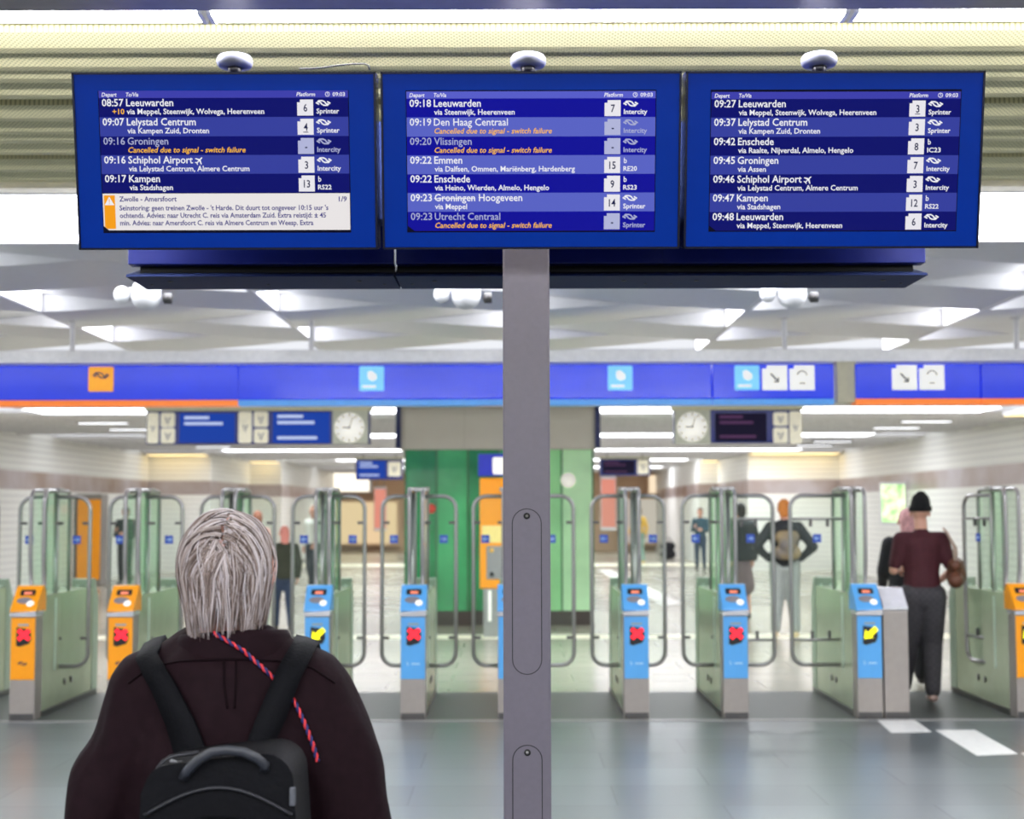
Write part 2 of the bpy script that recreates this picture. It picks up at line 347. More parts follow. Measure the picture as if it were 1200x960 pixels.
# ------------------------------------------------------------------ post
PY = 4.62
px0, px1 = P(589.5, 600, PY).x, P(645, 600, PY).x; pc = (px0 + px1) / 2; hw = (px1 - px0) / 2
post = thing('signpost', 'square grey metal post carrying the three departure boards', 'post', (pc, PY + hw, 0))
MB().prism(rrect(-hw, hw, -hw, hw, .009, 4), 0.012, 2.98, 'z').build('shaft', post_grey, post)
MB().box(-hw - .07, hw + .07, -hw - .07, hw + .07, 0, .012).build('base_plate', steel_dark, post, .003)
cross = MB().box(-1.2, 1.3, -.06, .06, 2.62, 2.94); cross.build('cross_arm', navy_dark, post)
for ya, yb in ((596, 791), (873, 1068)):
    za, zb_ = P(617, ya, PY).z, P(617, yb, PY).z; r = .0475
    g = arc(0, za - r, r, 0, 180, 12) + arc(0, zb_ + r, r, 180, 360, 12)
    MB().prism(g, -hw - .0006, -hw + .01, 'y').build('slot_gap', black, post)
    r2 = r - .0028; g2 = arc(0, za - r, r2, 0, 180, 12) + arc(0, zb_ + r, r2, 180, 360, 12)
    c = MB().prism(g2, -hw - .0022, -hw + .01, 'y').build('hatch_cover', post_grey, post)
    sc = MB().lathe([(.0105, -hw - .0042), (.0105, -hw)], (0, 0, za - .024), 16, 0, 'y').lathe([(.005, -hw - .006), (.005, -hw - .004)], (0, 0, za - .024), 6, 1, 'y').build('lock_screw', [black, steel], c)

# ------------------------------------------------------------------ departure boards
BY = 4.38; TH = R(12)
b0 = P(600, 291, BY); bup = Vector((0, -math.sin(TH), math.cos(TH))); bn = Vector((0, -math.cos(TH), -math.sin(TH)))   # plane of the glass, facing the viewer
def BP(px, py):
    d = ray(px, py); o = Vector((0, 0, CZ)); t = (b0 - o).dot(bn) / d.dot(bn); return o + d * t
def BX(xt, py, lift=0):               # xt: pixel column as measured on the row y = 120
    q = BP(600, py); return Vector((BP(xt, 120).x, q.y, q.z)) + bn * lift
PXM = (BP(601, 120) - BP(600, 120)).length
def V(py): return (BP(600, py) - b0).dot(bup)    # height on the board plane
em = lambda n, c, s=1.0: mat(n, c, .5, emit=s, var=.0, spec=.04, dark=True)
s_dark = em('screen_dark_row', (4, 10, 105)); s_lite = em('screen_light_row', (52, 62, 156)); s_head = em('screen_header', (60, 62, 170))
s_dark2 = em('screen_dark_row_bright', (8, 8, 150)); s_lite2 = em('screen_light_row_bright', (88, 98, 195)); s_head2 = em('screen_header_bright', (86, 92, 200))
s_wht = em('screen_white_text', (236, 236, 242)); s_dim = em('screen_dim_text', (168, 172, 208)); s_amb = em('screen_amber_text', (252, 186, 40)); s_box = em('platform_box_white', (232, 230, 236)); s_boxd = em('platform_box_dim', (176, 180, 216))
s_ink = em('screen_dark_ink', (20, 26, 70)); s_msg = em('message_panel_cream', (232, 228, 228)); s_msgt = em('message_text_blue', (66, 62, 130)); s_org = em('message_orange', (245, 158, 20)); s_nil = em('screen_off', (3, 6, 40), .6)
S = [s_dark, s_lite, s_head, s_wht, s_dim, s_amb, s_box, s_boxd, s_ink, s_msg, s_msgt, s_org]
S2 = [s_dark2, s_lite2, s_head2] + S[3:]
def plane_obj(m, parent, name, mats): return m.build(name, mats, parent)
LIFT = .0025
def mark_plane(m, x, y, s, mi):       # small aircraft
    o = BX(x, y, LIFT); c, q = math.cos(R(45)), math.sin(R(45)); xd = X * c + bup * q; yd = -X * q + bup * c
    f = lambda L: m.poly([o + xd * (a * s) + yd * (b_ * s) for a, b_ in L], mi)
    f([(-.5, -.07), (.4, -.07), (.52, 0), (.4, .07), (-.5, .07)])
    f([(.15, -.05), (-.12, -.5), (-.24, -.5), (-.08, -.05)]); f([(-.08, .05), (-.24, .5), (-.12, .5), (.15, .05)])
    f([(-.36, -.05), (-.48, -.22), (-.56, -.22), (-.5, -.05)]); f([(-.5, .05), (-.56, .22), (-.48, .22), (-.36, .05)])
def natw(s, b, sh=0): vs, _ = glyphs(s, b, sh); return max(v[0] for v in vs) - min(v[0] for v in vs)
CAPH = max(v[1] for v in glyphs('H', 0, 0)[0]); print('cap height', CAPH)
XN = 55.2 * PXM / natw('Leeuwarden', .014) / (8.4 * PXM / .70); XV = 161.2 * PXM / natw('via Meppel, Steenwijk, Wolvega, Heerenveen', .016) / (6.2 * PXM / .70)
print('xs', XN, XV)
def row(m, ox, y0, y1, x0, x1, shade, t, name, via, plat, op, delay=None, cancelled=False, plane=False, strike=None, cham=False, under=False):
    if cham: m.poly([BX(x0 + 8, y1, .001), BX(x1, y1, .001), BX(x1, y0, .001), BX(x0, y0, .001), BX(x0, y1 - 6, .001)], shade)
    else: m.poly([BX(x0, y1, .001), BX(x1, y1, .001), BX(x1, y0, .001), BX(x0, y0, .001)], shade)
    tm = 4 if cancelled and shade == 0 else 3; base = y0 + 9.6; vb = y0 + 18.9
    text(m, t, BX(120.6 + ox, base, LIFT), X, bup, 8.4 * PXM, tm, .008 if cancelled else .014, width=25.3 * PXM)
    wname = text(m, name, BX(149 + ox, base, LIFT), X, bup, 8.4 * PXM, tm, .008 if cancelled else .014, xs=XN)
    if strike:
        ws = text(MB(), strike, (0, 0, 0), X, bup, 8.4 * PXM, 3, .012, xs=XN)
        a = BX(148.5 + ox, base - 2.6, LIFT + .0005); m.poly([a, a + X * ws, a + X * ws + bup * .9 * PXM, a + bup * .9 * PXM], 3)
    if plane: mark_plane(m, 149 + ox + wname / PXM + 7.6, base - 3.4, 10 * PXM, 3)
    if cancelled: text(m, 'Cancelled due to signal - switch failure', BX(149.5 + ox, vb, LIFT), X, bup, 6.2 * PXM, 5, .012, .22, width=138 * PXM)
    else: text(m, via, BX(149.3 + ox, vb, LIFT), X, bup, 6.2 * PXM, 3, .016, xs=XV)
    if delay: text(m, delay, BX(132.6 + ox, vb, LIFT), X, bup, 6 * PXM, 5, .016, width=14 * PXM)
    bx0, bx1 = 349.2 + ox, 368 + ox; yb, yt = y0 + 21, y0 + 2.2; bi = 7 if cancelled else 6
    m.poly([BX(bx0, yb, LIFT), BX(bx1, yb, LIFT), BX(bx1, yt, LIFT), BX(bx0 + 3.4, yt, LIFT), BX(bx0 + 3.4, yt + 3.2, LIFT), BX(bx0, yt + 3.2, LIFT)], bi)
    text(m, plat, BX((bx0 + bx1) / 2 + .3, y0 + 16.2, LIFT + .0012), X, bup, 8.6 * PXM, 8, .016, xs=.8, align=.5)
    if under: m.poly([BX((bx0 + bx1) / 2 + a, y0 + b_, LIFT + .0012) for a, b_ in ((-2.8, 18.4), (3.2, 18.4), (3.2, 17.5), (-2.8, 17.5))], 8)
    om = 4 if cancelled else 3; xo = 371.8 + ox
    if op in ('Sprinter', 'Intercity'):
        railway_logo(m, BX(xo + 8, y0 + 6.3, LIFT), X, bup, 17 * PXM, om)
        text(m, op, BX(xo, y0 + 18.5, LIFT), X, bup, 5.6 * PXM, om, .02, width=(26.5 if op == 'Sprinter' else 27.5) * PXM)
    else:
        text(m, 'b', BX(xo + .5, y0 + 9.4, LIFT), X, bup, 6.4 * PXM, om, .012, xs=.9)
        text(m, op, BX(xo, y0 + 18.5, LIFT), X, bup, 5.4 * PXM, om, .02, width=16 * PXM)
def departure_board(ix, fx0, fx1, ox, rows, tops, mats, label, message=None):
    x0, x1 = BX(fx0, 120).x, BX(fx1, 120).x; xc = (x0 + x1) / 2
    L0, L1 = V(292), V(84)
    t = thing('departure_board', label, 'display', (xc, b0.y, b0.z), 0, 'departure boards on the post')
    bm_ = Matrix.Translation(Vector((-xc, -b0.y, -b0.z)))
    def fin(m, name, mats_, parent, bevel=0):       # world coordinates -> the thing's own
        m.v = [(v[0] - xc, v[1] - b0.y, v[2] - b0.z) for v in m.v]
        return m.build(name, mats_, parent, bevel)
    def slab(u0, u1, v0, v1, d0, d1, mi=0, m=None):
        m = m or MB(); q = []
        for dd in (d0, d1):
            for (u, v) in ((u0, v0), (u1, v0), (u1, v1), (u0, v1)): q.append(b0 + X * (u - b0.x) + bup * v + bn * dd)
        return m.add(q, [(0, 1, 2, 3), (4, 7, 6, 5), (0, 4, 5, 1), (1, 5, 6, 2), (2, 6, 7, 3), (3, 7, 4, 0)], mi)
    fin(slab(x0, x1, L0, L1, -.10, -.012), 'case', navy, t, .004)
    fin(slab(x0 + .006, x1 - .006, L0 + .006, L1 - .006, -.012, 0), 'front_glass', blue_glass, t, .001)
    e = .0062; m = slab(x0, x1, L0, L0 + e, -.012, .003); slab(x0, x1, L1 - e, L1, -.012, .003, 0, m); slab(x0, x0 + e, L0, L1, -.012, .003, 0, m); slab(x1 - e, x1, L0, L1, -.012, .003, 0, m)
    fin(m, 'bezel', mat('blue_black_bezel', (8, 14, 50), .25, .3), t)
    # lit screen and its rows
    sx0, sx1 = 117 + ox, 409 + ox
    m = MB(); m.poly([BX(sx0 - .9, 272.2, .0005), BX(sx1 + .9, 272.2, .0005), BX(sx1 + .9, 105.6, .0005), BX(sx0 - .9, 105.6, .0005)])
    scr = fin(m, 'screen', s_nil, t)
    m = MB(); y1 = tops[0]; y0 = y1 - 8.4
    m.poly([BX(sx0, y1, .001), BX(sx1, y1, .001), BX(sx1, y0, .001), BX(sx0, y0, .001)], 2)
    for s_, x_, w_, sh in (('Depart', 120.6, 17.8, .2), ('To/Via', 149.2, 14.5, .2), ('Platform', 348.6, 22, .2), ('09:03', 391, 14.5, 0)):
        text(m, s_, BX(x_ + ox, y1 - 1.7, LIFT), X, bup, 4.6 * PXM, 3, .016, sh, width=w_ * PXM)
    c = BX(385 + ox, y1 - 4.0, LIFT); ribbon(m, [(2.5 * PXM * math.cos(a * math.pi / 6), 2.5 * PXM * math.sin(a * math.pi / 6)) for a in range(13)], .7 * PXM, c, X, bup, 3)
    ribbon(m, [(0, 1.8 * PXM), (0, 0), (1.3 * PXM, -.6 * PXM)], .6 * PXM, c, X, bup, 3)
    fin(m, 'header_row', mats, scr)
    for i, r in enumerate(rows):
        m = MB(); row(m, ox, tops[i], tops[i + 1], sx0, sx1, i % 2, cham=(i == 6), **r); fin(m, 'departure_row', mats, scr)
    if message:
        m = MB(); y0, y1 = tops[len(rows)] + .6, 269
        m.poly([BX(sx0 + 6, y1, .001), BX(sx1, y1, .001), BX(sx1, y0, .001), BX(sx0, y0, .001), BX(sx0, y1 - 5, .001)], 9)
        m.poly([BX(sx0 + 4.5, y1 - 1.6, LIFT), BX(sx0 + 14.5, y1 - 1.6, LIFT), BX(sx0 + 14.5, y0 + 2, LIFT), BX(sx0 + 1.5, y0 + 2, LIFT), BX(sx0 + 1.5, y1 - 4, LIFT)], 11)
        m.poly([BX(sx0 + 2.2, y0 + 13.5, LIFT + .001), BX(sx0 + 13.6, y0 + 13.5, LIFT + .001), BX(sx0 + 7.9, y0 + 3.5, LIFT + .001)], 3)
        text(m, '!', BX(sx0 + 7.9, y0 + 12.3, LIFT + .002), X, bup, 6 * PXM, 11, .02, align=.5)
        for j, (s_, w_) in enumerate(message):
            text(m, s_, BX(sx0 + 19.5, y0 + (9.2, 19.6, 28.4, 37.2)[j], LIFT), X, bup, 5.8 * PXM, 10, .02, width=w_ * PXM)
        text(m, '1/9', BX(sx0 + 279, y0 + 9.6, LIFT), X, bup, 5.8 * PXM, 10, .02, width=9.5 * PXM)
        fin(m, 'message_panel', mats, scr)
    # housing of the screen that faces the other way, seen from below
    g = .0018; ry = 4.93
    z = lambda py, yy=ry: P(600, py, yy).z
    xs0, xs1 = x0 + (g, -.004, -.0072)[ix], x1 + (.004, .007, -g)[ix]
    m = MB(); m.box(xs0, xs1, ry, ry + .06, z(309), z(150))
    fin(m, 'rear_housing', mat('deep_blue_metal', (8, 24, 112), .35, .1), t, .003)
    m = MB(); m.prism(rrect(ry + .05, ry + .10, z(321), z(306), .02), xs0 + (.03 if ix == 0 else 0), xs1 - (.03 if ix == 2 else 0), 'x', 0); fin(m, 'cable_channel', black, t)
    m = MB(); m.prism([(ry - .02, z(323.5, ry - .02)), (ry - .015, z(321, ry - .015)), (ry + .30, z(322, ry + .3)+.03), (ry + .30, z(338.5, ry + .30)), (ry + .27, z(338.5, ry + .27))], xs0 if ix else xs0 + .0, xs1, 'x', 0)
    lip = fin(m, 'lower_cover', navy_dark, t, .002)
    p0 = Vector((0, ry - .02, z(323.5, ry - .02))); p1 = Vector((0, ry + .27, z(338.5, ry + .27))); nrm = (p1 - p0).cross(X).normalized(); nrm = nrm if nrm.z < 0 else -nrm
    for fx in (.14, .86, .5, .05, .95):
        mm = MB(); c = p0.lerp(p1, .35 if fx in (.14, .86) else .6) + X * (xs0 + (xs1 - xs0) * fx)
        rr_ = .009 if fx in (.14, .86) else .005
        mm.tube([c + nrm * .002, c - nrm * .003], rr_, 12); fin(mm, 'screw_hole', black, lip)
    return t
def r_(t, name, via, plat, op, **k): return dict(t=t, name=name, via=via, plat=plat, op=op, **k)
departure_board(0, 86.4, 441.4, 0, [
    r_('08:57', 'Leeuwarden', 'via Meppel, Steenwijk, Wolvega, Heerenveen', '6', 'Sprinter', delay='+10'),
    r_('09:07', 'Lelystad Centrum', 'via Kampen Zuid, Dronten', '4', 'Sprinter', under=True),
    r_('09:16', 'Groningen', '', '-', 'Intercity', cancelled=True),
    r_('09:16', 'Schiphol Airport', 'via Lelystad Centrum, Almere Centrum', '3', 'Intercity', plane=True),
    r_('09:17', 'Kampen', 'via Stadshagen', '13', 'RS22')], [114, 136.5, 159, 181, 203, 225.4], S,
    'leftmost blue departure board, with a cream message panel under its five trains',
    [('Zwolle - Amersfoort', 68), ("Seinstoring: geen treinen Zwolle - 't Harde. Dit duurt tot ongeveer 10:15 uur 's", 247), ('ochtends. Advies: naar Utrecht C. reis via Amsterdam Zuid. Extra reistijd: ± 45', 244), ('min. Advies: naar Amersfoort C. reis via Almere Centrum en Weesp. Extra', 229)])
departure_board(1, 447.3, 799.5, 360.3, [
    r_('09:18', 'Leeuwarden', 'via Steenwijk, Heerenveen', '7', 'Intercity'),
    r_('09:19', 'Den Haag Centraal', '', '-', 'Intercity', cancelled=True),
    r_('09:20', 'Vlissingen', '', '-', 'Intercity', cancelled=True),
    r_('09:22', 'Emmen', 'via Dalfsen, Ommen, Mariënberg, Hardenberg', '15', 'RE20'),
    r_('09:22', 'Enschede', 'via Heino, Wierden, Almelo, Hengelo', '9', 'RS23'),
    r_('09:23', 'Groningen Hoogeveen', 'via Meppel', '14', 'Sprinter', strike='Groningen'),
    r_('09:23', 'Utrecht Centraal', '', '-', 'Sprinter', cancelled=True)], [115.4, 137.5, 160, 182, 204, 226, 248, 270.5], S2,
    'middle blue departure board right above the grey post, three trains cancelled')
departure_board(2, 804.6, 1154.5, 717.6, [
    r_('09:27', 'Leeuwarden', 'via Meppel, Steenwijk, Wolvega, Heerenveen', '3', 'Sprinter', under=True),
    r_('09:37', 'Lelystad Centrum', 'via Kampen Zuid, Dronten', '3', 'Sprinter'),
    r_('09:42', 'Enschede', 'via Raalte, Nijverdal, Almelo, Hengelo', '8', 'IC23'),
    r_('09:45', 'Groningen', 'via Assen', '7', 'Intercity'),
    r_('09:46', 'Schiphol Airport', 'via Lelystad Centrum, Almere Centrum', '3', 'Intercity', plane=True),
    r_('09:47', 'Kampen', 'via Stadshagen', '12', 'RS22'),
    r_('09:48', 'Leeuwarden', 'via Meppel, Steenwijk, Heerenveen', '6', 'Intercity')], [116.7, 138.4, 161, 183, 205, 227, 249, 271], S,
    'rightmost blue departure board, seven trains and none cancelled')
# antennas and the loose cable on top of the boards
btop = b0 + bup * V(84) - bn * .05
for xx, lab in ((276, 'left'), (620, 'middle'), (961, 'right')):
    x_ = P(xx, 83, btop.y).x
    t = thing('antenna', 'flat white mushroom antenna on top of the %s departure board' % lab, 'antenna', (x_, btop.y, btop.z), 0, 'mushroom antennas on the boards')
    MB().lathe([(.022, .018), (.048, .020), (.053, .026), (.055, .034), (.054, .044), (.048, .053), (.034, .058), (.01, .060)], (0, 0, 0), 28).build('dome', mat('lilac_grey_dome', (128, 128, 142), .3, var=.02), t)
    MB().lathe([(.021, .001), (.021, .022)], (0, 0, 0), 20).build('stem', steel_dark, t)
pts = [P(352, 80, btop.y), P(365, 80, btop.y), P(378, 79, btop.y), P(395, 76.5, btop.y), P(415, 74.5, btop.y), P(428, 74.5, btop.y), P(433, 76.5, btop.y), P(434.5, 82, btop.y)]
tag(MB().tube(pts, .0028, 8).build('cable', black), 'thin black loose cable lying on top of the left departure board', 'cable')

# white speaker globes hanging under the ceiling
for xx, lab in ((172, 'left'), (547, 'middle'), (929, 'right')):
    Yc = 7.9; c = P(xx, 349, Yc)
    t = thing('spotlight', '%s of the white globe spotlights hanging below the departure boards' % {'left': 'leftmost', 'middle': 'second', 'right': 'rightmost'}[lab], 'spotlight', (c.x, Yc, c.z), 0, 'white globe spotlights')
    MB().ball((0, 0, .01), .082, .082, .075, 20).lathe([(.075, .02), (.082, .05), (.06, .09)], (0, 0, 0), 20).build('globe', white_p, t)
    MB().ball((-.135, 0, .02), .045, .04, .05, 14).tube([(-.135, 0, .02), (-.08, 0, .05)], .015).build('side_lamp', white_p, t)
    MB().lathe([(.012, 0), (.03, .01), (.03, .05)], (.09, 0, .0), 14, 0, 'x').build('knob', steel_dark, t)
    MB().tube([(0, 0, .08), (0, 0, CEIL - c.z - .025)], .014).build('hanger', steel, t)

# ------------------------------------------------------------------ blue fascia over the gates
FY = 12.25
def icon(kind, x, m):     # x = pixel centre; 29 px square
    c = P(x, 443.5, FY); s = 14.6 * FY / FPX; yy = FY - .012
    sq = rrect(c.x - s, c.x + s, c.z - s, c.z + s, .012)
    if kind in 'wl': sq = [(c.x + s, c.z + s), (c.x - s * .62, c.z + s), (c.x - s * .62, c.z + s * .72), (c.x - s, c.z + s * .72), (c.x - s, c.z - s), (c.x + s, c.z - s)]
    m.prism(sq, yy, FY, 'y', {'n': 0, 'b': 1}.get(kind, 2)); o = Vector((c.x, yy - .002, c.z))
    if kind == 'n': railway_logo(m, o + Z * .3 * s, X, Z, 1.35 * s, 3)
    if kind == 'b':
        m.poly([o + X * a * s + Z * b_ * s for a, b_ in ((-.32, .55), (.0, .62), (.4, .3), (.42, -.05), (.1, -.22), (-.2, -.12), (-.32, .1))], 2)
        m.poly([o + X * a * s + Z * b_ * s for a, b_ in ((-.75, -.55), (.35, -.55), (.35, -.75), (-.75, -.75))], 2)
    if kind == 'w':       # check-in gate arrow
        ribbon(m, [(-.35 * s, .35 * s), (.3 * s, -.35 * s)], .16 * s, o, X, Z, 4); ribbon(m, [(-.1 * s, -.35 * s), (.3 * s, -.35 * s), (.3 * s, .05 * s)], .12 * s, o, X, Z, 4)
    if kind == 'l':
        ribbon(m, [(.4 * s * math.cos(a * .5), .15 * s + .4 * s * math.sin(a * .5)) for a in range(7)], .1 * s, o, X, Z, 4); ribbon(m, [(-.25 * s, -.45 * s), (.25 * s, -.45 * s)], .1 * s, o, X, Z, 4)
def fascia(xa, xb, trim, icons, label):
    a, b = P(xa, 427, FY), P(xb, 468, FY); zt, zl = a.z, b.z; z2 = P(xa, 475, FY).z
    xc = (a.x + b.x) / 2
    t = thing('fascia_sign', label, 'sign', (xc, FY, zl), 0, 'blue fascia signs over the ticket gates')
    MB().box(a.x - xc, b.x - xc, 0, .16, 0, zt - zl).build('panel', sign_blue, t, .01)
    MB().box(a.x - xc, b.x - xc, .0, .17, z2 - zl, -.002).build('trim', trim, t)
    for kd, xx in icons:
        m = MB(); icon(kd, xx, m); m.v = [(v[0] - xc, v[1] - FY, v[2] - zl) for v in m.v]
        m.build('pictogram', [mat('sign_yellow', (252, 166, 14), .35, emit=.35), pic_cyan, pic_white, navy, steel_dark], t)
fascia(-70, 279.2, orange_t, [('n', 119)], 'blue fascia with orange trim and one yellow logo square at far left')
fascia(279.8, 834.6, sky_blue, [('b', 436), ('b', 727)], 'long blue fascia behind the post with two light blue squares')
fascia(835.2, 978, sky_blue, [('b', 875.5), ('w', 908), ('l', 940)], 'short blue fascia with one light blue and two white squares')
fascia(1003, 1149.6, orange_t, [('w', 1060), ('l', 1092)], 'blue fascia with orange trim and two white squares at right')
fascia(1150.2, 1290, orange_t, [], 'plain blue fascia with orange trim at the right edge')
bm_beige = mat('beige_column', (196, 190, 160), .5)
za, zb_ = P(0, 413, FY + .2).z, P(0, 427, FY + .2).z
struct(MB().box(-11, 11, FY + .02, FY + .3, zb_ + .001, za).build('trim_beam_fascia', mat('pale_beam', (240, 238, 234), .45)))
a, b = P(979, 428, FY + .1), P(1002, 473, FY + .1)
struct(MB().box(a.x, b.x, FY + .03, FY + .2, b.z, zb_).build('trim_column_bracket', bm_beige))
for xx, lab in ((85, 'above the yellow logo square'), (365, 'above the left light blue square'), (920, 'above the two white squares near the middle'), (1192, 'at the right edge of the picture')):
    p = P(xx, 413, FY + .12); m = MB().tube([(0, 0, 0), (0, 0, CEIL - p.z + .12)], .021, 12).lathe([(.05, CEIL - p.z + .03), (.05, CEIL - p.z + .06)], (0, 0, 0), 16)
    o = tag(m.build('hanger_rod', ceil_w), 'white ceiling rod holding the fascia ' + lab, 'rod', 'ceiling rods over the fascia'); o.location = (p.x, p.y, p.z)

# ------------------------------------------------------------------ ticket gates
GY = 11.8
def validator(t, colour, symbol):
    hw_ = .1; 
    body = MB().prism([(0, 0), (0, .845), (.17, .90), (.17, 0)], -hw_, hw_, 'x').build('validator_pillar', silver, t, .012)
    MB().box(-hw_ + .004, hw_ - .004, -.008, 0, 0, .055).build('foot_plate', steel_dark, body, .002)
    fp = MB().box(-hw_ + .002, hw_ - .002, -.006, .001, .325, .822); fp.build('colour_panel', colour, body, .004)
    MB().box(-.04, .045, -.008, -.0055, .755, .772).build('small_label', mat('grey_label', (150, 160, 165), .5), body)
    MB().prism([(-hw_ - .006, .832), (-hw_ - .006, .86), (hw_ + .006, .875), (hw_ + .006, .832)], -.025, .17, 'y').build('silver_band', mat('bright_silver', (206, 206, 210), .25, .6), body, .008)
    # slanted reader head
    head = MB().prism([(-.025, .864), (-.02, .885), (.15, 1.068), (.19, 1.075), (.24, 1.0), (.24, .864)], -hw_ - .004, hw_ + .004, 'x').build('reader_head', colour, body, .012)
    sl = Vector((0, .17, .183)).normalized(); n_ = Vector((0, -sl.z, sl.y)); o = Vector((0, -.02, .885))
    def pl(u, v, lift=.003): return o + X * u + sl * v + n_ * lift
    m = MB(); m.poly([pl(u, v) for u, v in rrect(-.062, .062, .148, .208, .012)]); m.poly([pl(u, v, .004) for u, v in rrect(-.03, .035, .158, .185, .008)], 1)
    m.build('display', [black, mat('display_glow', (216, 120, 92), emit=.8)], body)
    m = MB(); m.poly([pl(.062 * math.cos(a) - .01, .095 + .034 * math.sin(a)) for a in [i * .314 for i in range(20)]]); m.poly([pl(.03 * math.cos(a) + .045, .062 + .03 * math.sin(a), .005) for a in [i * .314 for i in range(20)]], 1)
    m.build('card_reader', [mat('grey_reader', (130, 124, 130), .4), pic_white], body)
    # status light
    MB().prism([(-.052, .74), (-.05, .745), (.062, .725), (.066, .65), (.048, .612), (-.03, .59), (-.054, .60)], -.0095, -.006, 'y').build('light_window', black, body)
    m = MB(); oo = Vector((.008, -.011, .685)); s = .045
    if symbol == 'x':
        for q in (1, -1): ribbon(m, [(-s, -s * q * .85), (s, s * q * .85)], .034, oo + Y_ * (-.0004 * q), X, Z)
        m.build('red_cross', led_red, body)
    else:
        ribbon(m, [(s * 1.1, s * .9), (-s * .2, -s * .25)], .042, oo, X, Z); m.poly([oo + X * a * s + Z * b_ * s + Y_ * -.0006 for a, b_ in ((-1.15, -1.0), (.55, -.85), (-.2, -.2), (-.95, .6))])
        m.build('yellow_arrow', led_yel, body)
    m = MB()
    if colour is ns_yellow: railway_logo(m, (0, -.0075, .455), X, Z, .075, 0)
    else: text(m, 'b', (-.05, -.0075, .435), X, Z, .032, 1, .02); m.box(-.012, .055, -.0078, -.0074, .44, .452, 1)
    m.build('operator_mark', [navy, mat('pale_mark', (176, 214, 240), .5)], body)
def leaf(t, side, ln, wide=False, opened=0, ycol=.65):
    g = bpy.data.objects.new('door_leaf_pivot', None)
    z0, z1 = .365, 1.80; r = .11; x0 = .045; x1 = ln
    prof = [(x0, z1)] + arc(x1 - r, z1 - r, r, 90, 0, 6) + arc(x1 - r, z0 + r, r, 0, -90, 6) + [(x0, z0)]
    ca, sa = math.cos(opened), math.sin(opened)
    def q(x, z, yo=0): return Vector((side * (x0 + (x - x0) * ca - sa * yo), ycol + (x - x0) * sa + ca * yo, z))
    m = MB().tube([q(*p) for p in prof], .0175, 10)
    if wide:
        for zz in (1.60, .575): m.tube([q(x0, zz), q(x1, zz)], .012, 8)
    lf = m.build('door_leaf', steel, t)
    pp = [(x0, z1 - .015)] + arc(x1 - r, z1 - r, r - .015, 90, 0, 5) + arc(x1 - r, z0 + r, r - .015, 0, -90, 5) + [(x0, z0 + .015)]
    m = MB(); n = len(pp); vs = [q(x, z, -.004) for x, z in pp] + [q(x, z, .004) for x, z in pp]
    m.add(vs, [tuple(range(n)), tuple(range(n, 2 * n))[::-1]] + [(i, (i + 1) % n, n + (i + 1) % n, n + i) for i in range(n)]); m.build('door_pane', pane, lf)
    for zz in ((1.575, .60) if not wide else (1.57, .62)):
        if wide:
            for fx in (.3, .62): a = q(x0 + (x1 - x0) * fx, zz + .01); MB().box(a.x - .012, a.x + .012, a.y - .014, a.y + .014, zz - .035, zz + .03).build('clamp', steel_dark, lf)
        else:
            for a in (q(x1 - .03, zz), q(x0 + .03, zz)): MB().box(a.x - .032, a.x + .032, a.y - .014, a.y + .014, zz - .012, zz + .012).build('clamp', steel_dark, lf, .003)
    xs = x0 + (x1 - x0) * (.62 if not wide else .5); a = q(xs - .035, 1.40, -.0055); b = q(xs + .035, 1.40, -.0055)
    m = MB().poly([a, b, b + Z * .07, a + Z * .07]); c = (a + b) / 2 + Z * .035 - Y_ * .0012; d = (b - a) / .07
    ribbon(m, [(-.022, 0), (.02, 0)], .009, c, d, Z, 1); m.poly([c + d * .03, c + d * .002 + Z * .02, c + d * .002 - Z * .02], 1)
    m.build('arrow_sticker', [sticker_m, mat('pale_blue_arrow', (170, 205, 250), .5)], lf)
    bpy.data.objects.remove(g)
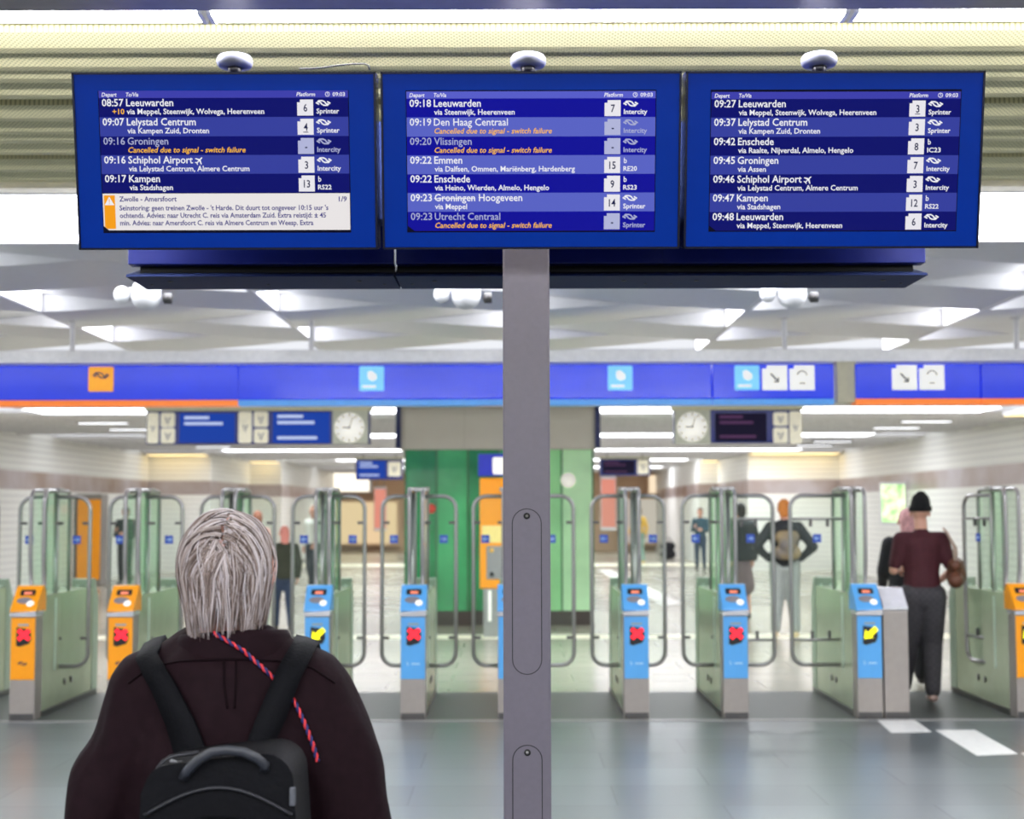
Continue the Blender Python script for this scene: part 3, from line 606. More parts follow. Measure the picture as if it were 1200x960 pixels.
def gate(xp, colour, symbol, left, right, label, hidden=False):
    t = thing('ticket_gate', label, 'ticket gate', (xp, GY, 0), 0, 'ticket gates across the hall')
    if colour: validator(t, colour, symbol)
    hw_ = .095
    cab = MB().prism([(.18, .03), (.18, .93), (.30, .985), (1.60, .985), (1.60, .03)], -hw_, hw_, 'x').build('cabinet', green_side, t, .006)
    MB().box(-hw_ - .01, hw_ + .01, .18, 1.75, 0, .05).build('plinth', steel_dark, cab)
    for sd in (-1, 1):
        for yy in (.80, .98): MB().lathe([(.028, 0), (.028, .006)], (sd * (hw_ + (.0 if sd > 0 else .006)), yy, .22), 14, 0, 'x').build('port', steel_dark, cab)
        MB().box(sd * hw_ - .004, sd * hw_ + .004, .5, .54, .35, .95).build('edge_strip', mat('pale_green_strip', (206, 226, 208), .3), cab)
    rp = MB().prism([(1.60, 0), (1.60, 1.06), (1.66, 1.06), (1.78, .86), (1.78, 0)], -.1, .1, 'x').build('rear_pillar', mat('green_grey_metal', (150, 168, 148), .35, .2), t, .01)
    for xx in (-.045, .045): MB().box(xx - .012, xx + .012, 1.592, 1.6, .70, 1.0).build('light_strip', mat('pale_green_strip', (206, 226, 208), .3), rp)
    # glazed tower: two upright frames along the lane with a pane in each
    for sd in (-1, 1):
        x_ = sd * .055
        fr = [(x_, .30, .98), (x_, .34, 1.06), (x_, .31, 1.20), (x_, .30, 1.34), (x_, .30, 1.75)] + [(x_, a, b_) for a, b_ in arc(.38, 1.77, .08, 180, 90, 5)] + [(x_, a, b_) for a, b_ in arc(.92, 1.77, .08, 90, 0, 5)] + [(x_, 1.0, 1.3), (x_, 1.0, .98)]
        tw = MB().tube(fr, .0175, 10).build('tower_frame', steel, t)
        MB().box(x_ - .005, x_ + .005, .33, .98, .99, 1.84).build('tower_pane', tower_glass, tw)
        MB().tube([(sd * .045, .65, .30), (sd * .045, .65, 1.83)], .02, 10).build('hinge_post', steel, t)
    MB().box(-.09, .09, .58, .72, 1.84, 1.875).build('tower_cap', steel, t, .006)
    for side, spec in ((-1, left), (1, right)):
        if spec: leaf(t, side, *spec)
    return t
gate(-4.74, None, None, None, (.34,), 'ticket gate cut off by the left edge of the picture, only its door hoop showing')
gate(-3.945, ns_yellow, 'x', (.265,), (.335,), 'leftmost ticket gate with a yellow validator pillar and red cross')
gate(-3.16, ns_yellow, 'x', (.28,), (.34,), 'yellow ticket gate with a red cross, just left of the man watching the boards')
gate(-2.36, ns_yellow, 'x', (.30,), (.325,), 'ticket gate mostly hidden behind the grey haired man')
gate(-1.575, pil_blue, 'a', (.30,), (.315,), 'light blue ticket gate with a yellow arrow, just right of the man')
gate(-.80, pil_blue, 'x', (.31,), (.32,), 'light blue ticket gate with a red cross, first one left of the grey post')
gate(-.015, pil_blue, 'x', (.315,), (.54,), 'ticket gate hidden behind the grey post, its hoops showing either side')
gate(1.0, pil_blue, 'x', (.32,), (.30,), 'light blue ticket gate with a red cross, first one right of the grey post')
gate(1.80, pil_blue, 'x', (.345, ), (.43, True), 'light blue ticket gate with a red cross, beside the wide closed lane')
gate(2.88, pil_blue, 'a', (.50, True), (.50, True, R(80)), 'light blue ticket gate with a yellow arrow, left of the person in maroon')
gate(4.16, ns_yellow, 'a', (.50, True, R(76)), None, 'yellow ticket gate with a yellow arrow at the right edge')
t = thing('end_pillar', 'plain silver pillar with slanted top beside the light blue gate with a yellow arrow', 'pillar', (3.095, GY, 0))
MB().prism([(0, 0), (0, .86), (.17, 1.0), (.30, 1.0), (.30, 0)], -.098, .098, 'x').build('body', silver, t, .01)
MB().prism([(-.01, .865), (-.01, .89), (.16, 1.04), (.31, 1.04), (.31, 1.0), (.17, 1.0)], -.1, .1, 'x').build('slanted_cap', mat('bright_silver', (206, 206, 210), .25, .6), t, .006)
MB().box(-.094, .094, -.008, 0, 0, .055).build('foot_plate', steel_dark, t)

# ------------------------------------------------------------------ lift shaft and hall furniture
LY = 21.4
xa, xb = P(475, 600, LY).x, P(695, 600, LY).x; zh0, zh1 = P(600, 527, LY).z, P(600, 478, LY).z; zb_ = P(600, 716, LY).z
t = thing('lift_shaft', 'green glass lift shaft with a grey header behind the post', 'lift', ((xa + xb) / 2, LY, 0)); h = (xb - xa) / 2
MB().box(-h, h, 0, 2.2, 0, zb_).build('plinth', mat('dark_brown_plinth', (70, 62, 56), .5), t)
m = MB().box(-h - .08, h + .05, -.05, 2.25, zh0, CEIL - .06); m.build('header', mat('warm_grey_header', (196, 192, 182), .5, var=.04, scale=2), t)
MB().box(-h + .88, h - .0, -.058, -.05, zh0 + .02, zh1 - .02).box(-h + .0, -h + .86, -.058, -.05, zh0 + .02, zh1 - .02).build('header_plate', mat('warm_grey_header_plate', (204, 200, 190), .4, var=.03, scale=2), t)
for x_ in (-h - .1, h + .07): MB().box(x_ - .04, x_ + .04, -.09, 0, zh0 + .02, CEIL - .06).build('corner_strip', navy, t)
gm = [mat('green_glass_a', (44, 150, 90), .12, 0, var=.35, scale=1.2, spec=.6), mat('green_glass_b', (78, 184, 118), .12, var=.3, scale=1.2), mat('green_glass_c', (190, 238, 186), .14, var=.2, scale=1.0), mat('green_glass_d', (150, 218, 152), .14, var=.25, scale=1)]
for i in range(6):
    x_ = -h + 2 * h * i / 6; MB().box(x_ + .012, x_ + 2 * h / 6 - .012, .0, .02, zb_, zh0).build('glass_panel', gm[(0, 1, 0, 1, 3, 2)[i]], t)
for i in range(7): MB().box(-h + 2 * h * i / 6 - .012, -h + 2 * h * i / 6 + .012, -.01, .06, zb_, zh0).build('mullion', mat('green_mullion', (60, 120, 76), .4), t)
for x_ in (-h, h - .02): MB().box(x_, x_ + .02, .02, 2.2, zb_, zh0).build('side_panel', gm[2 if x_ > 0 else 0], t)
c = P(666, 563, LY - .03); MB().lathe([(.11, -.02), (.11, 0)], (c.x - (xa + xb) / 2, 0, c.z), 20, 0, 'y').build('round_notice', pic_white, t)
c = P(505, 596, LY - .03); MB().lathe([(.07, -.02), (.07, 0)], (c.x - (xa + xb) / 2, 0, c.z), 20, 0, 'y').build('red_notice', mat('red_notice', (240, 70, 50), .4), t)

OY = 19.4; a = P(562, 690, OY); b = P(603, 533, OY)
t = thing('help_point', 'orange help point column with a blue sign on top, left of the post', 'help point', ((a.x + b.x) / 2, OY, 0)); h = (b.x - a.x) / 2
zz = lambda py: P(580, py, OY).z
MB().box(-h * .8, h * .8, 0, .25, 0, zz(690)).build('lower_column', mat('grey_column', (150, 152, 150), .4, .3), t, .01)
MB().box(-h, h, -.01, .26, zz(690), zz(560)).build('orange_case', ns_yellow, t, .02)
MB().box(-h - .02, h + .02, -.02, .27, zz(558), zz(532)).build('top_sign', mat('help_blue', (36, 50, 190), .3), t, .01)
m = MB(); m.poly([Vector((u, -.024, v)) for u, v in rrect(-.06, h - .02, zz(556), zz(536), .03)]); m.build('sign_mark', pic_white, t)
MB().box(-h + .03, h - .03, -.02, 0, zz(636), zz(616)).build('notice', mat('pale_yellow_notice', (250, 226, 140), .4), t)
ic = MB().box(-h + .09, h - .05, -.025, 0, zz(679), zz(640)).build('intercom', mat('intercom_grey', (150, 148, 150), .35, .4), t, .01)
for py, mt_ in ((645, mat('amber_button', (240, 190, 90), .3)), (673, black)): MB().lathe([(.03, -.04), (.03, -.02)], (-h + .16, 0, zz(py)), 16, 0, 'y').build('button', mt_, ic)
for x_ in (-.1, .1): MB().box(x_ - .02, x_ + .02, -.012, 0, zz(728), zz(692)).build('light_bar', pic_white, t)

IY = 18.9
icon_cream = mat('cream_icon_panel', (240, 234, 210), .4); scr_b = em('info_screen_blue', (24, 66, 170), .9); scr_t = em('info_screen_text', (190, 205, 240)); frame_c = mat('cream_grey_frame', (176, 178, 160), .45)
def clock(t, x, xc, zc0):
    c = P(x, 501, IY); r = 17.5 * IY / FPX
    f = MB().lathe([(r, -.035), (r, -.02)], (c.x - xc, 0, c.z - zc0), 32, 0, 'y').build('clock_face', pic_white, t)
    m = MB(); o = Vector((c.x - xc, -.037, c.z - zc0))
    for i in range(12):
        a = R(30 * i); m.poly([o + X * (math.sin(a) * q * r + math.cos(a) * e * .05 * r) + Z * (math.cos(a) * q * r - math.sin(a) * e * .05 * r) for q, e in ((.75, -1), (.75, 1), (.92, 1), (.92, -1))])
    for a, l, wd in ((R(271.5), .5, .1), (R(18), .75, .07)): ribbon(m, [(-.1 * r * math.sin(a), -.1 * r * math.cos(a)), (l * r * math.sin(a), l * r * math.cos(a))], wd * r, o - Y_ * .001, X, Z)
    m.build('clock_hands', steel_dark, f)
def info_sign(x0, x1, parts, label, y0=481, y1=520):
    a = P(x0, y0, IY); b = P(x1, y1, IY); xc = (a.x + b.x) / 2
    t = thing('hanging_sign', label, 'sign', (xc, IY, b.z))
    H = a.z - b.z; px = IY / FPX
    MB().box(a.x - xc, b.x - xc, -.02, .22, 0, H).build('case', mat('sign_navy', (20, 34, 110), .3), t, .015)
    MB().box(a.x - xc - .02, b.x - xc + .02, -.03, .23, H, H + .05).build('top_rail', mat('olive_rail', (186, 184, 150), .45), t)
    for k in (-.35, .35): MB().tube([((b.x - a.x) * k, .1, H + .04), ((b.x - a.x) * k, .1, CEIL - b.z)], .025).build('hanger', steel, t)
    for kd, u0, u1, v0, v1 in parts:
        q0, q1 = P(u0, v1, IY), P(u1, v0, IY); X0, X1, Z0, Z1 = q0.x - xc, q1.x - xc, q0.z - b.z, q1.z - b.z
        if kd == 'i':
            p_ = MB().prism(rrect(X0, X1, Z0, Z1, .03), -.035, -.02, 'y').build('pictogram', icon_cream, t); m = MB(); o = Vector(((X0 + X1) / 2, -.037, (Z0 + Z1) / 2)); s = min(X1 - X0, Z1 - Z0) * .3
            ribbon(m, [(-s * .5, s * .6), (0, -s), (s * .5, s * .6)], .3 * s, o, X, Z); m.build('pictogram_mark', navy, p_)
        if kd in 'sd':
            p_ = MB().box(X0, X1, -.03, -.02, Z0, Z1).build('screen', scr_b if kd == 's' else em('info_screen_dark', (22, 16, 44), .7), t)
            m = MB()
            for fz, l in (((.82, .45), (.62, .65), (.12, .7)) if u0 > 250 else ((.8, .45), (.6, .7))): m.box(X0 + .06, X0 + .06 + (X1 - X0) * l, -.032, -.03, Z0 + (Z1 - Z0) * fz, Z0 + (Z1 - Z0) * (fz + .1))
            m.build('screen_lines', scr_t if kd == 's' else em('dim_purple_lines', (96, 60, 100), .7), p_)
        if kd == 'g': MB().box(X0, X1, -.03, -.0, Z0, Z1).build('clock_panel', frame_c, t)
        if kd == 'c': clock(t, u0, xc, b.z)
info_sign(172, 433, [('i', 173, 187, 483, 519), ('i', 189, 206, 483, 500), ('i', 189, 206, 501, 519), ('s', 211, 276, 484, 518), ('i', 280, 296, 482, 519), ('i', 298, 315, 482, 500), ('i', 298, 315, 502, 519), ('s', 320, 387, 483, 519), ('g', 390, 432, 481, 520), ('c', 410, 0, 0, 0)],
          'long hanging information sign with two blue screens and a clock, left of the post')
info_sign(790, 940, [('g', 791, 832, 481, 521), ('c', 811, 0, 0, 0), ('d', 838, 898, 485, 518), ('i', 906, 923, 484, 500), ('i', 906, 923, 502, 520), ('i', 925, 939, 483, 521)],
          'hanging information sign with one dark screen and a clock, right of the post')
IY = 40.5
info_sign(417, 472, [('s', 419, 452, 540, 560), ('i', 455, 470, 541, 558)], 'small far hanging sign seen left of the green lift shaft', 538, 562)
info_sign(703, 762, [('d', 706, 744, 540, 556), ('i', 747, 760, 539, 556)], 'small far hanging sign seen right of the green lift shaft', 538, 558)

# shop fronts and wall furniture far down the hall
def far_panel(name, cat, label, x0, x1, y0, y1, Yd, front, casing, depth=.15):
    a, b = P(x0, y1, Yd), P(x1, y0, Yd); z0 = max(0, a.z)
    t = thing(name, label, cat, ((a.x + b.x) / 2, Yd, z0)); h = (b.x - a.x) / 2; H = b.z - z0
    MB().box(-h, h, 0, depth, 0, H).build('case', casing, t, .02)
    MB().box(-h * .9, h * .9, -.02, 0, H * .06, H * .94).build('front', front, t)
    if name == 'banner':
        for q in (-.6, .6): MB().tube([(h * q, depth / 2, H - .02), (h * q, depth / 2, CEIL - z0)], .012, 8).build('hanger', steel, t)
    return t
lit_w = em('lit_shop_sign', (255, 246, 226), 1.6); lit_b = em('lit_shop_window', (255, 222, 176), .85); pinkl = em('pink_lit_sign', (250, 160, 140), .8)
far_panel('shop_sign', 'sign', 'bright white lit shop sign above the far beige shop', 370, 436, 553, 577, 59.6, lit_w, white_p)
far_panel('shop_window', 'window', 'warm lit shop window at the far end, left of the lift', 372, 470, 585, 640, 59.6, lit_b, beige)
far_panel('banner', 'banner', 'pink lit banner at the far end, left of the lift shaft', 438, 453, 570, 622, 58.5, pinkl, white_p, .05)
far_panel('banner', 'banner', 'pink lit banner at the far end, right of the lift shaft', 704, 722, 558, 622, 57, pinkl, white_p, .05)
far_panel('shop_window', 'window', 'pale lit shop window at the far end, right of the lift', 726, 800, 582, 640, 59.6, em('pale_shop_window', (236, 220, 208), .7), beige)
far_panel('shop_sign', 'sign', 'cream lit sign above the far shop right of the lift', 758, 812, 556, 580, 59.6, em('cream_shop_sign', (255, 232, 200), 1.0), beige)
far_panel('ticket_machine', 'ticket machine', 'yellow ticket machine by the left wall beyond the gates', 88, 120, 578, 686, 33.2, ns_yellow, mat('machine_grey', (140, 136, 130), .4), .5)
far_panel('poster', 'poster', 'green and white poster light box on the right wall, above the two walkers', 1032, 1062, 566, 616, 33, mat('green_poster', (110, 176, 80), .4, emit=.9, rgb2=(244, 250, 220), scale=5), white_p, .08)
MATS['green_poster'].node_tree.nodes['Noise Texture'].inputs['Scale'].default_value = 5

# ------------------------------------------------------------------ people
def capsule_mesh(caps, n=14):
    m = MB()
    for c in caps:
        p0, r0, p1, r1 = Vector(c[0]), c[1], Vector(c[2]), c[3]; ex, ey = (c[4], c[5]) if len(c) > 4 else (1, 1)
        ax = p1 - p0; l = ax.length
        if l < 1e-5: ax = Z.copy(); l = 1e-5
        t = ax.normalized(); pts, rr = [], []
        for a in (-85, -60, -30, 0): pts.append(p0 + t * r0 * math.sin(R(a))); rr.append(r0 * math.cos(R(a)))
        for a in (0, 30, 60, 85): pts.append(p1 + t * r1 * math.sin(R(a))); rr.append(r1 * math.cos(R(a)))
        m.tube(pts, rr, n, ex=ex, ey=ey)
    return m
def blob(caps, voxel, smooth=4, extra=None):
    m = capsule_mesh(caps); o = m.build('tmp', [])
    rm = o.modifiers.new('r', 'REMESH'); rm.mode = 'VOXEL'; rm.voxel_size = voxel
    if smooth: s = o.modifiers.new('s', 'SMOOTH'); s.iterations = smooth; s.factor = .5
    me = bpy.data.meshes.new_from_object(o.evaluated_get(bpy.context.evaluated_depsgraph_get()))
    r = MB(); r.add([v.co for v in me.vertices], [tuple(p.vertices) for p in me.polygons], 0, True)
    bpy.data.objects.remove(o); bpy.data.meshes.remove(me)
    return r
def hand(m, wrist, d, side, k=1.0):    # palm with five bent fingers; d = direction the hand points
    w_ = Vector(wrist); d = Vector(d).normalized(); s_ = d.cross(Vector((side, 0, 0))); s_ = s_.normalized() if s_.length > .2 else Vector((0, 1, 0)); s_ = s_ if s_.y > 0 else -s_
    inn = d.cross(s_).normalized(); inn = inn if inn.x * side < 0 else -inn
    m.tube([w_ - d * .02, w_ + d * .03 * k, w_ + d * .085 * k], [.022 * k, .034 * k, .036 * k], 12, ex=.45 if abs(inn.x) > .5 else 1, ey=1 if abs(inn.x) > .5 else .45)
    for i, l in enumerate((.072, .08, .075, .058)):
        b_ = w_ + d * .082 * k + s_ * (.027 - .018 * i) * k
        m.tube([b_ - d * .02, b_ + d * l * .45 * k + inn * .006, b_ + d * l * .8 * k + inn * .022, b_ + d * l * .92 * k + inn * .036], [.0095 * k, .0092 * k, .0085 * k, .006 * k], 8)
    b_ = w_ + d * .03 * k + s_ * .025 * k; m.tube([b_, b_ + s_ * .025 * k + d * .025 * k + inn * .008, b_ + s_ * .03 * k + d * .058 * k + inn * .018], [.013 * k, .0105 * k, .008 * k], 8)
skin_m = mat('skin', (214, 160, 138), .5, var=.05); skin_d = mat('skin_deep', (176, 122, 100), .5)
eye_m = mat('eye_dark', (30, 24, 22), .3); lip_m = mat('lips', (176, 96, 90), .5)
def person(label, loc, rz=0, h=1.75, top=(40, 40, 50), legs=(40, 44, 60), hair=(60, 44, 36), shoes=(40, 36, 36), pose='stand', sleeve='long', skin=None, hat=None, bulk=1.0, skirt=False, voxel=.02, long_hair=False, leg_mat=None, leg_bulk=1.0):
    k = h / 1.75; t = thing('person', label, 'person', loc, rz); sk = skin or skin_m
    J = dict(hipL=(-.09, 0, .92), hipR=(.09, 0, .92), kneeL=(-.10, .02, .5), kneeR=(.10, .02, .5), ankL=(-.105, -.02, .09), ankR=(.105, -.02, .09), shL=(-.175, 0, 1.41), shR=(.175, 0, 1.41),
             elL=(-.235, -.03, 1.13), elR=(.235, -.03, 1.13), wrL=(-.225, .07, .90), wrR=(.225, .07, .90))
    if pose == 'walk': J.update(kneeR=(.10, .02, .5), ankR=(.10, -.12, .10), kneeL=(-.10, .16, .52), ankL=(-.09, .20, .09), elR=(.23, -.10, 1.14), wrR=(.235, .0, .92), elL=(-.235, .05, 1.14), wrL=(-.22, .22, .98))
    if pose == 'maroon': J.update(kneeR=(.09, .06, .51), ankR=(.06, -.06, .10), kneeL=(-.10, .12, .52), ankL=(-.12, .30, .09), elR=(.25, -.03, 1.14), wrR=(.20, .18, 1.05), elL=(-.24, .0, 1.14), wrL=(-.15, .24, 1.14))
    if pose == 'hips': J.update(elL=(-.36, -.10, 1.16), wrL=(-.20, .02, 1.00), elR=(.36, -.10, 1.16), wrR=(.20, .02, 1.00), ankL=(-.13, -.02, .09), ankR=(.13, .0, .09))
    if pose == 'phone': J.update(elR=(.22, .03, 1.12), wrR=(.12, .24, 1.22), elL=(-.22, .02, 1.12), wrL=(-.10, .22, 1.15))
    J = {a: Vector(b_) * k for a, b_ in J.items()}; z = lambda q: Vector(q) * k
    head_c = z((0, .02, 1.635))
    hd = [(z((0, .01, 1.66)), .082 * k, z((0, .012, 1.67)), .082 * k, .92, 1.12), (z((0, .04, 1.60)), .06 * k, z((0, .055, 1.575)), .045 * k)]
    torso = [(z((0, -.005, 1.37)), .105 * k, z((0, 0, 1.15)), .09 * k, 1.5, .98), (z((0, 0, 1.15)), .09 * k, z((0, 0, .95)), .10 * k, 1.45, 1.0), (J['shL'], .055 * k, J['shR'], .055 * k)]
    body = blob(hd + [(z((0, -.005, 1.40)), .06 * k, z((0, .01, 1.58)), .055 * k)] + torso + [
        (J['shL'], .05 * k, J['elL'], .04 * k), (J['elL'], .04 * k, J['wrL'], .027 * k), (J['shR'], .05 * k, J['elR'], .04 * k), (J['elR'], .04 * k, J['wrR'], .027 * k),
        (J['hipL'], .085 * k, J['kneeL'], .055 * k), (J['kneeL'], .055 * k, J['ankL'], .036 * k), (J['hipR'], .085 * k, J['kneeR'], .055 * k), (J['kneeR'], .055 * k, J['ankR'], .036 * k)], min(voxel, .02), 3)
    for sd, e, w_ in ((-1, 'elL', 'wrL'), (1, 'elR', 'wrR')): hand(body, J[w_], (J[w_] - J[e]) if pose != 'hips' else Vector((-sd * .4, .5, -.6)), sd, k)
    f = head_c
    body.ball(f + z((0, .108, -.015)), .014 * k, .02 * k, .022 * k, 10)                       # nose
    for sd in (-1, 1):
        body.ball(f + z((sd * .078, .005, 0)), .012 * k, .022 * k, .033 * k, 10)               # ear
        body.ball(f + z((sd * .031, .093, .012)), .012 * k, .008 * k, .008 * k, 8, 1)           # eye
    body.ball(f + z((0, .098, -.052)), .022 * k, .009 * k, .006 * k, 8, 2)
    body.build('body', [sk, eye_m, lip_m], t)
    g = bulk; sl = []
    for sd, s_, e, w_ in ((-1, 'shL', 'elL', 'wrL'), (1, 'shR', 'elR', 'wrR')):
        sl += [(J[s_], .068 * k * g, J[s_].lerp(J[e], .97 if sleeve == 'long' else .8), .056 * k * g)]
        if sleeve == 'long': sl += [(J[e], .056 * k * g, J[e].lerp(J[w_], .96), .042 * k * g)]
    tp = blob([(a[0], (a[1] + .014 * k) * (g if i < 2 else 1), a[2], (a[3] + .014 * k) * (g if i < 2 else 1)) + tuple(a[4:]) for i, a in enumerate(torso)] + sl + [(z((0, 0, 1.0)), .108 * k * g, z((0, 0, .93)), .108 * k * g, 1.42, 1.02), (z((0, 0, 1.44)), .068 * k, z((0, .0, 1.475)), .062 * k)], voxel, 4)
    hem = (1.0 if pose == 'maroon' else .88) * k; tp.v = [(v[0], v[1], max(v[2], hem)) for v in tp.v]
    tp.build('top', mat('cloth_%d_%d_%d' % top, top, .8, var=.12, scale=30, bump=.2), t)
    lm = leg_mat or mat('trouser_%d_%d_%d' % legs, legs, .8, var=.12, scale=30, bump=.15)
    if skirt: lg = [(z((0, 0, .95)), .11 * k, z((0, 0, .5)), .17 * k, 1.3, 1.0)]
    else:
        lg = [(z((0, 0, .96)), .112 * k, z((0, 0, .90)), .115 * k, 1.4, 1.05)]
        for a, b_, c in (('hipL', 'kneeL', 'ankL'), ('hipR', 'kneeR', 'ankR')): lg += [(J[a], .10 * k * leg_bulk, J[b_], .075 * k * leg_bulk), (J[b_], .075 * k * leg_bulk, J[b_].lerp(J[c], .95), .056 * k * leg_bulk)]
    blob(lg, voxel, 4).build('skirt' if skirt else 'trousers', lm, t)
    for a in ('ankL', 'ankR'):
        q = J[a]; zz_ = q.z - .06 * k
        s_ = blob([((q.x, q.y - .02 * k, zz_ + .015 * k), .036 * k, (q.x * 1.05, q.y + .15 * k, zz_ + .002 * k), .03 * k, 1.15, 1), ((q.x, q.y, zz_ + .05 * k), .036 * k, (q.x, q.y, zz_ + .02 * k), .036 * k)], .012, 2)
        s_.v = [(v[0], v[1], max(v[2], zz_ - .026 * k)) for v in s_.v]; s_.build('shoe', mat('shoe_%d_%d_%d' % shoes, shoes, .5), t)
    hc = mat('hair_%d_%d_%d' % hair, hair, .6, var=.25, scale=60)
    if hat:
        m = blob([(z((0, 0, 1.69)), .094 * k, z((0, -.012, 1.735)), .088 * k, .95, 1.1), (z((0, -.02, 1.75)), .07 * k, z((0, -.03, 1.785)), .05 * k)], .014, 3)
        m.v = [(v[0], v[1], max(v[2], 1.655 * k)) for v in m.v]; m.lathe([(.094 * k, 1.652 * k), (.098 * k, 1.66 * k), (.098 * k, 1.692 * k), (.092 * k, 1.70 * k)], (0, .006 * k, 0), 24); m.build('beanie', mat('black_knit', hat, .9, bump=.5, scale=90), t)
    else:
        cp = [(z((0, -.012, 1.675)), .088 * k, z((0, -.012, 1.69)), .086 * k, .96, 1.1), (z((0, -.05, 1.64)), .06 * k, z((0, -.055, 1.58 if not long_hair else 1.46)), .05 * k, 1.35, .8)]
        blob(cp, .014, 2).build('hair', hc, t)
    return t
def at(px, py_foot, Yd=None):
    if Yd is None: q = F(px, py_foot); return (q.x, q.y, 0)
    return (P(px, py_foot, Yd).x, Yd, 0)
checked = mat('checked_trousers', (70, 66, 72), .85); nt = checked.node_tree; br = nt.nodes.new('ShaderNodeTexChecker'); br.inputs['Scale'].default_value = 34
br.inputs['Color1'].default_value = lin((70, 67, 72)) + (1,); br.inputs['Color2'].default_value = lin((63, 60, 65)) + (1,); nt.links.new(nt.nodes['Texture Coordinate'].outputs['Object'], br.inputs[0]); nt.links.new(br.outputs[0], nt.nodes['Principled BSDF'].inputs['Base Color'])
mp = person('person in maroon T-shirt, checked trousers and black beanie walking through the open gate', at(1083, 822, 12.75), R(-4), 1.76, (72, 24, 34), (70, 66, 72), (40, 30, 26), (190, 160, 150), 'maroon', 'short', hat=(14, 14, 16), voxel=.012, leg_mat=checked, bulk=1.0, leg_bulk=1.22)
pk = person('pink haired person in a long black coat walking just ahead of the maroon T-shirt', at(1051, 0, 14.1), R(-6), 1.67, (24, 24, 28), (22, 22, 26), (214, 160, 160), (40, 36, 36), 'walk', long_hair=True, bulk=1.2, leg_bulk=1.35)
person('person with hands on hips, dark jacket and pale jeans beyond the wide gate', at(911, 0, 19.3), R(-8), 1.80, (34, 38, 42), (150, 156, 152), (196, 120, 50), (220, 200, 160), 'hips', bulk=1.15, leg_bulk=1.18)
person('person in black with a grey skirt behind the light blue gate beside the wide lane', at(861, 0, 22.5), R(10), 1.77, (36, 44, 48), (120, 106, 110), (28, 22, 20), (30, 26, 26), 'stand', bulk=1.35, skirt=True)
person('small far person in dark teal standing right of the post', at(821, 669), R(160), 1.72, (40, 70, 84), (38, 56, 76), (40, 32, 28), pose='phone')
person('far person in a yellow top and light trousers right of the post', at(749, 661), R(20), 1.74, (222, 176, 70), (130, 160, 150), (120, 88, 50), (200, 170, 90), 'walk')
person('person in black clothes standing beyond the second yellow gate', at(146, 684), R(170), 1.76, (42, 54, 54), (34, 34, 38), (50, 36, 32), pose='phone', bulk=1.15)
person('person in a white shirt and dark trousers walking left of the lift', at(367, 692), R(150), 1.78, (224, 226, 220), (44, 50, 60), (140, 100, 80), pose='walk')
person('person in a pink top passing behind the grey haired head', at(309, 0, 24.0), R(30), 1.66, (228, 176, 168), (120, 110, 110), (150, 92, 72), pose='phone')
person('person in a dark green jacket seen past the right shoulder of the man', at(332, 740), R(20), 1.45, (50, 54, 40), (46, 60, 84), (212, 134, 122), pose='walk', bulk=1.2, long_hair=True)
person('far person in a blue skirt beyond the leftmost yellow gate', at(92, 679), R(200), 1.62, (176, 196, 214), (92, 150, 190), (150, 110, 90), pose='walk', skirt=True, long_hair=True)

def soft_bag(name, label, cat, loc, sx, sy, sz, col, strap=None, rz=0):
    t = thing(name, label, cat, loc, rz)
    r = min(sx, sz) * .3
    b_ = blob([((-sx / 2 + r, 0, r), r, (sx / 2 - r, 0, r), r, 1, 1), ((-sx / 2 + r, 0, sz - r), r * .9, (sx / 2 - r, 0, sz - r), r * .9), ((0, 0, r * 1.1), r * 1.1, (0, 0, sz - r), r)], .015, 3)
    b_.v = [(v[0], v[1] * sy / (2 * r), v[2]) for v in b_.v]; b_.build('bag_body', mat('bagcloth_%d_%d_%d' % col, col, .6, var=.15, bump=.2), t)
    m = MB().tube([(x_, 0, z_) for x_, z_ in arc(0, sz * .9, sx * .3, 180, 0, 10)], .012, 8); m.build('handle', mat('bagstrap_%d_%d_%d' % col, tuple(int(v * .6) for v in col), .6), t)
    return t
soft_bag('bag', 'dark bag standing on the far floor right of the post', 'bag', at(778, 0, 50), .55, .3, .6, (34, 34, 42))
soft_bag('bag', 'small dark bag on the floor beside the wide closed lane', 'bag', at(966, 668), .4, .25, .6, (40, 44, 44))
# shoulder bag of the person in maroon
q = Vector(mp.location)
t = thing('shoulder_bag', 'brown and cream shoulder bag on the maroon person', 'bag', (q.x + .27, q.y - .10, 1.0), R(70))
b_ = blob([((-.11, 0, .07), .07, (.11, 0, .07), .07), ((-.11, 0, .20), .055, (.11, 0, .20), .055), ((0, 0, .1), .09, (0, 0, .2), .07)], .012, 3); b_.build('bag_body', mat('brown_leather', (104, 62, 44), .5, bump=.15), t)
pts = [(-.12, 0, .22), (-.11, .01, .36), (-.04, .06, .47), (.02, .09, .495), (.08, .06, .45), (.12, 0, .34), (.12, 0, .22)]
MB().tube(pts, .034, 8, ex=1, ey=.3).build('cream_strap', mat('cream_cloth', (190, 164, 150), .8, bump=.2), t)
# backpack of the hands-on-hips person
q = at(911, 0, 19.3); t = thing('backpack', 'grey and tan backpack on the person with hands on hips', 'backpack', (q[0], q[1] - .2, 1.02), R(-8))
blob([((-.08, 0, .1), .1, (.08, 0, .1), .1), ((-.07, 0, .3), .09, (.07, 0, .3), .09), ((0, -.03, .2), .12, (0, -.02, .22), .12)], .015, 3).build('pack', mat('grey_pack', (98, 96, 100), .7, rgb2=(150, 130, 90), scale=6), t)
MB().tube([(x_, .0, z_) for x_, z_ in arc(0, .38, .05, 180, 0, 8)], .01, 8).build('handle', black, t)

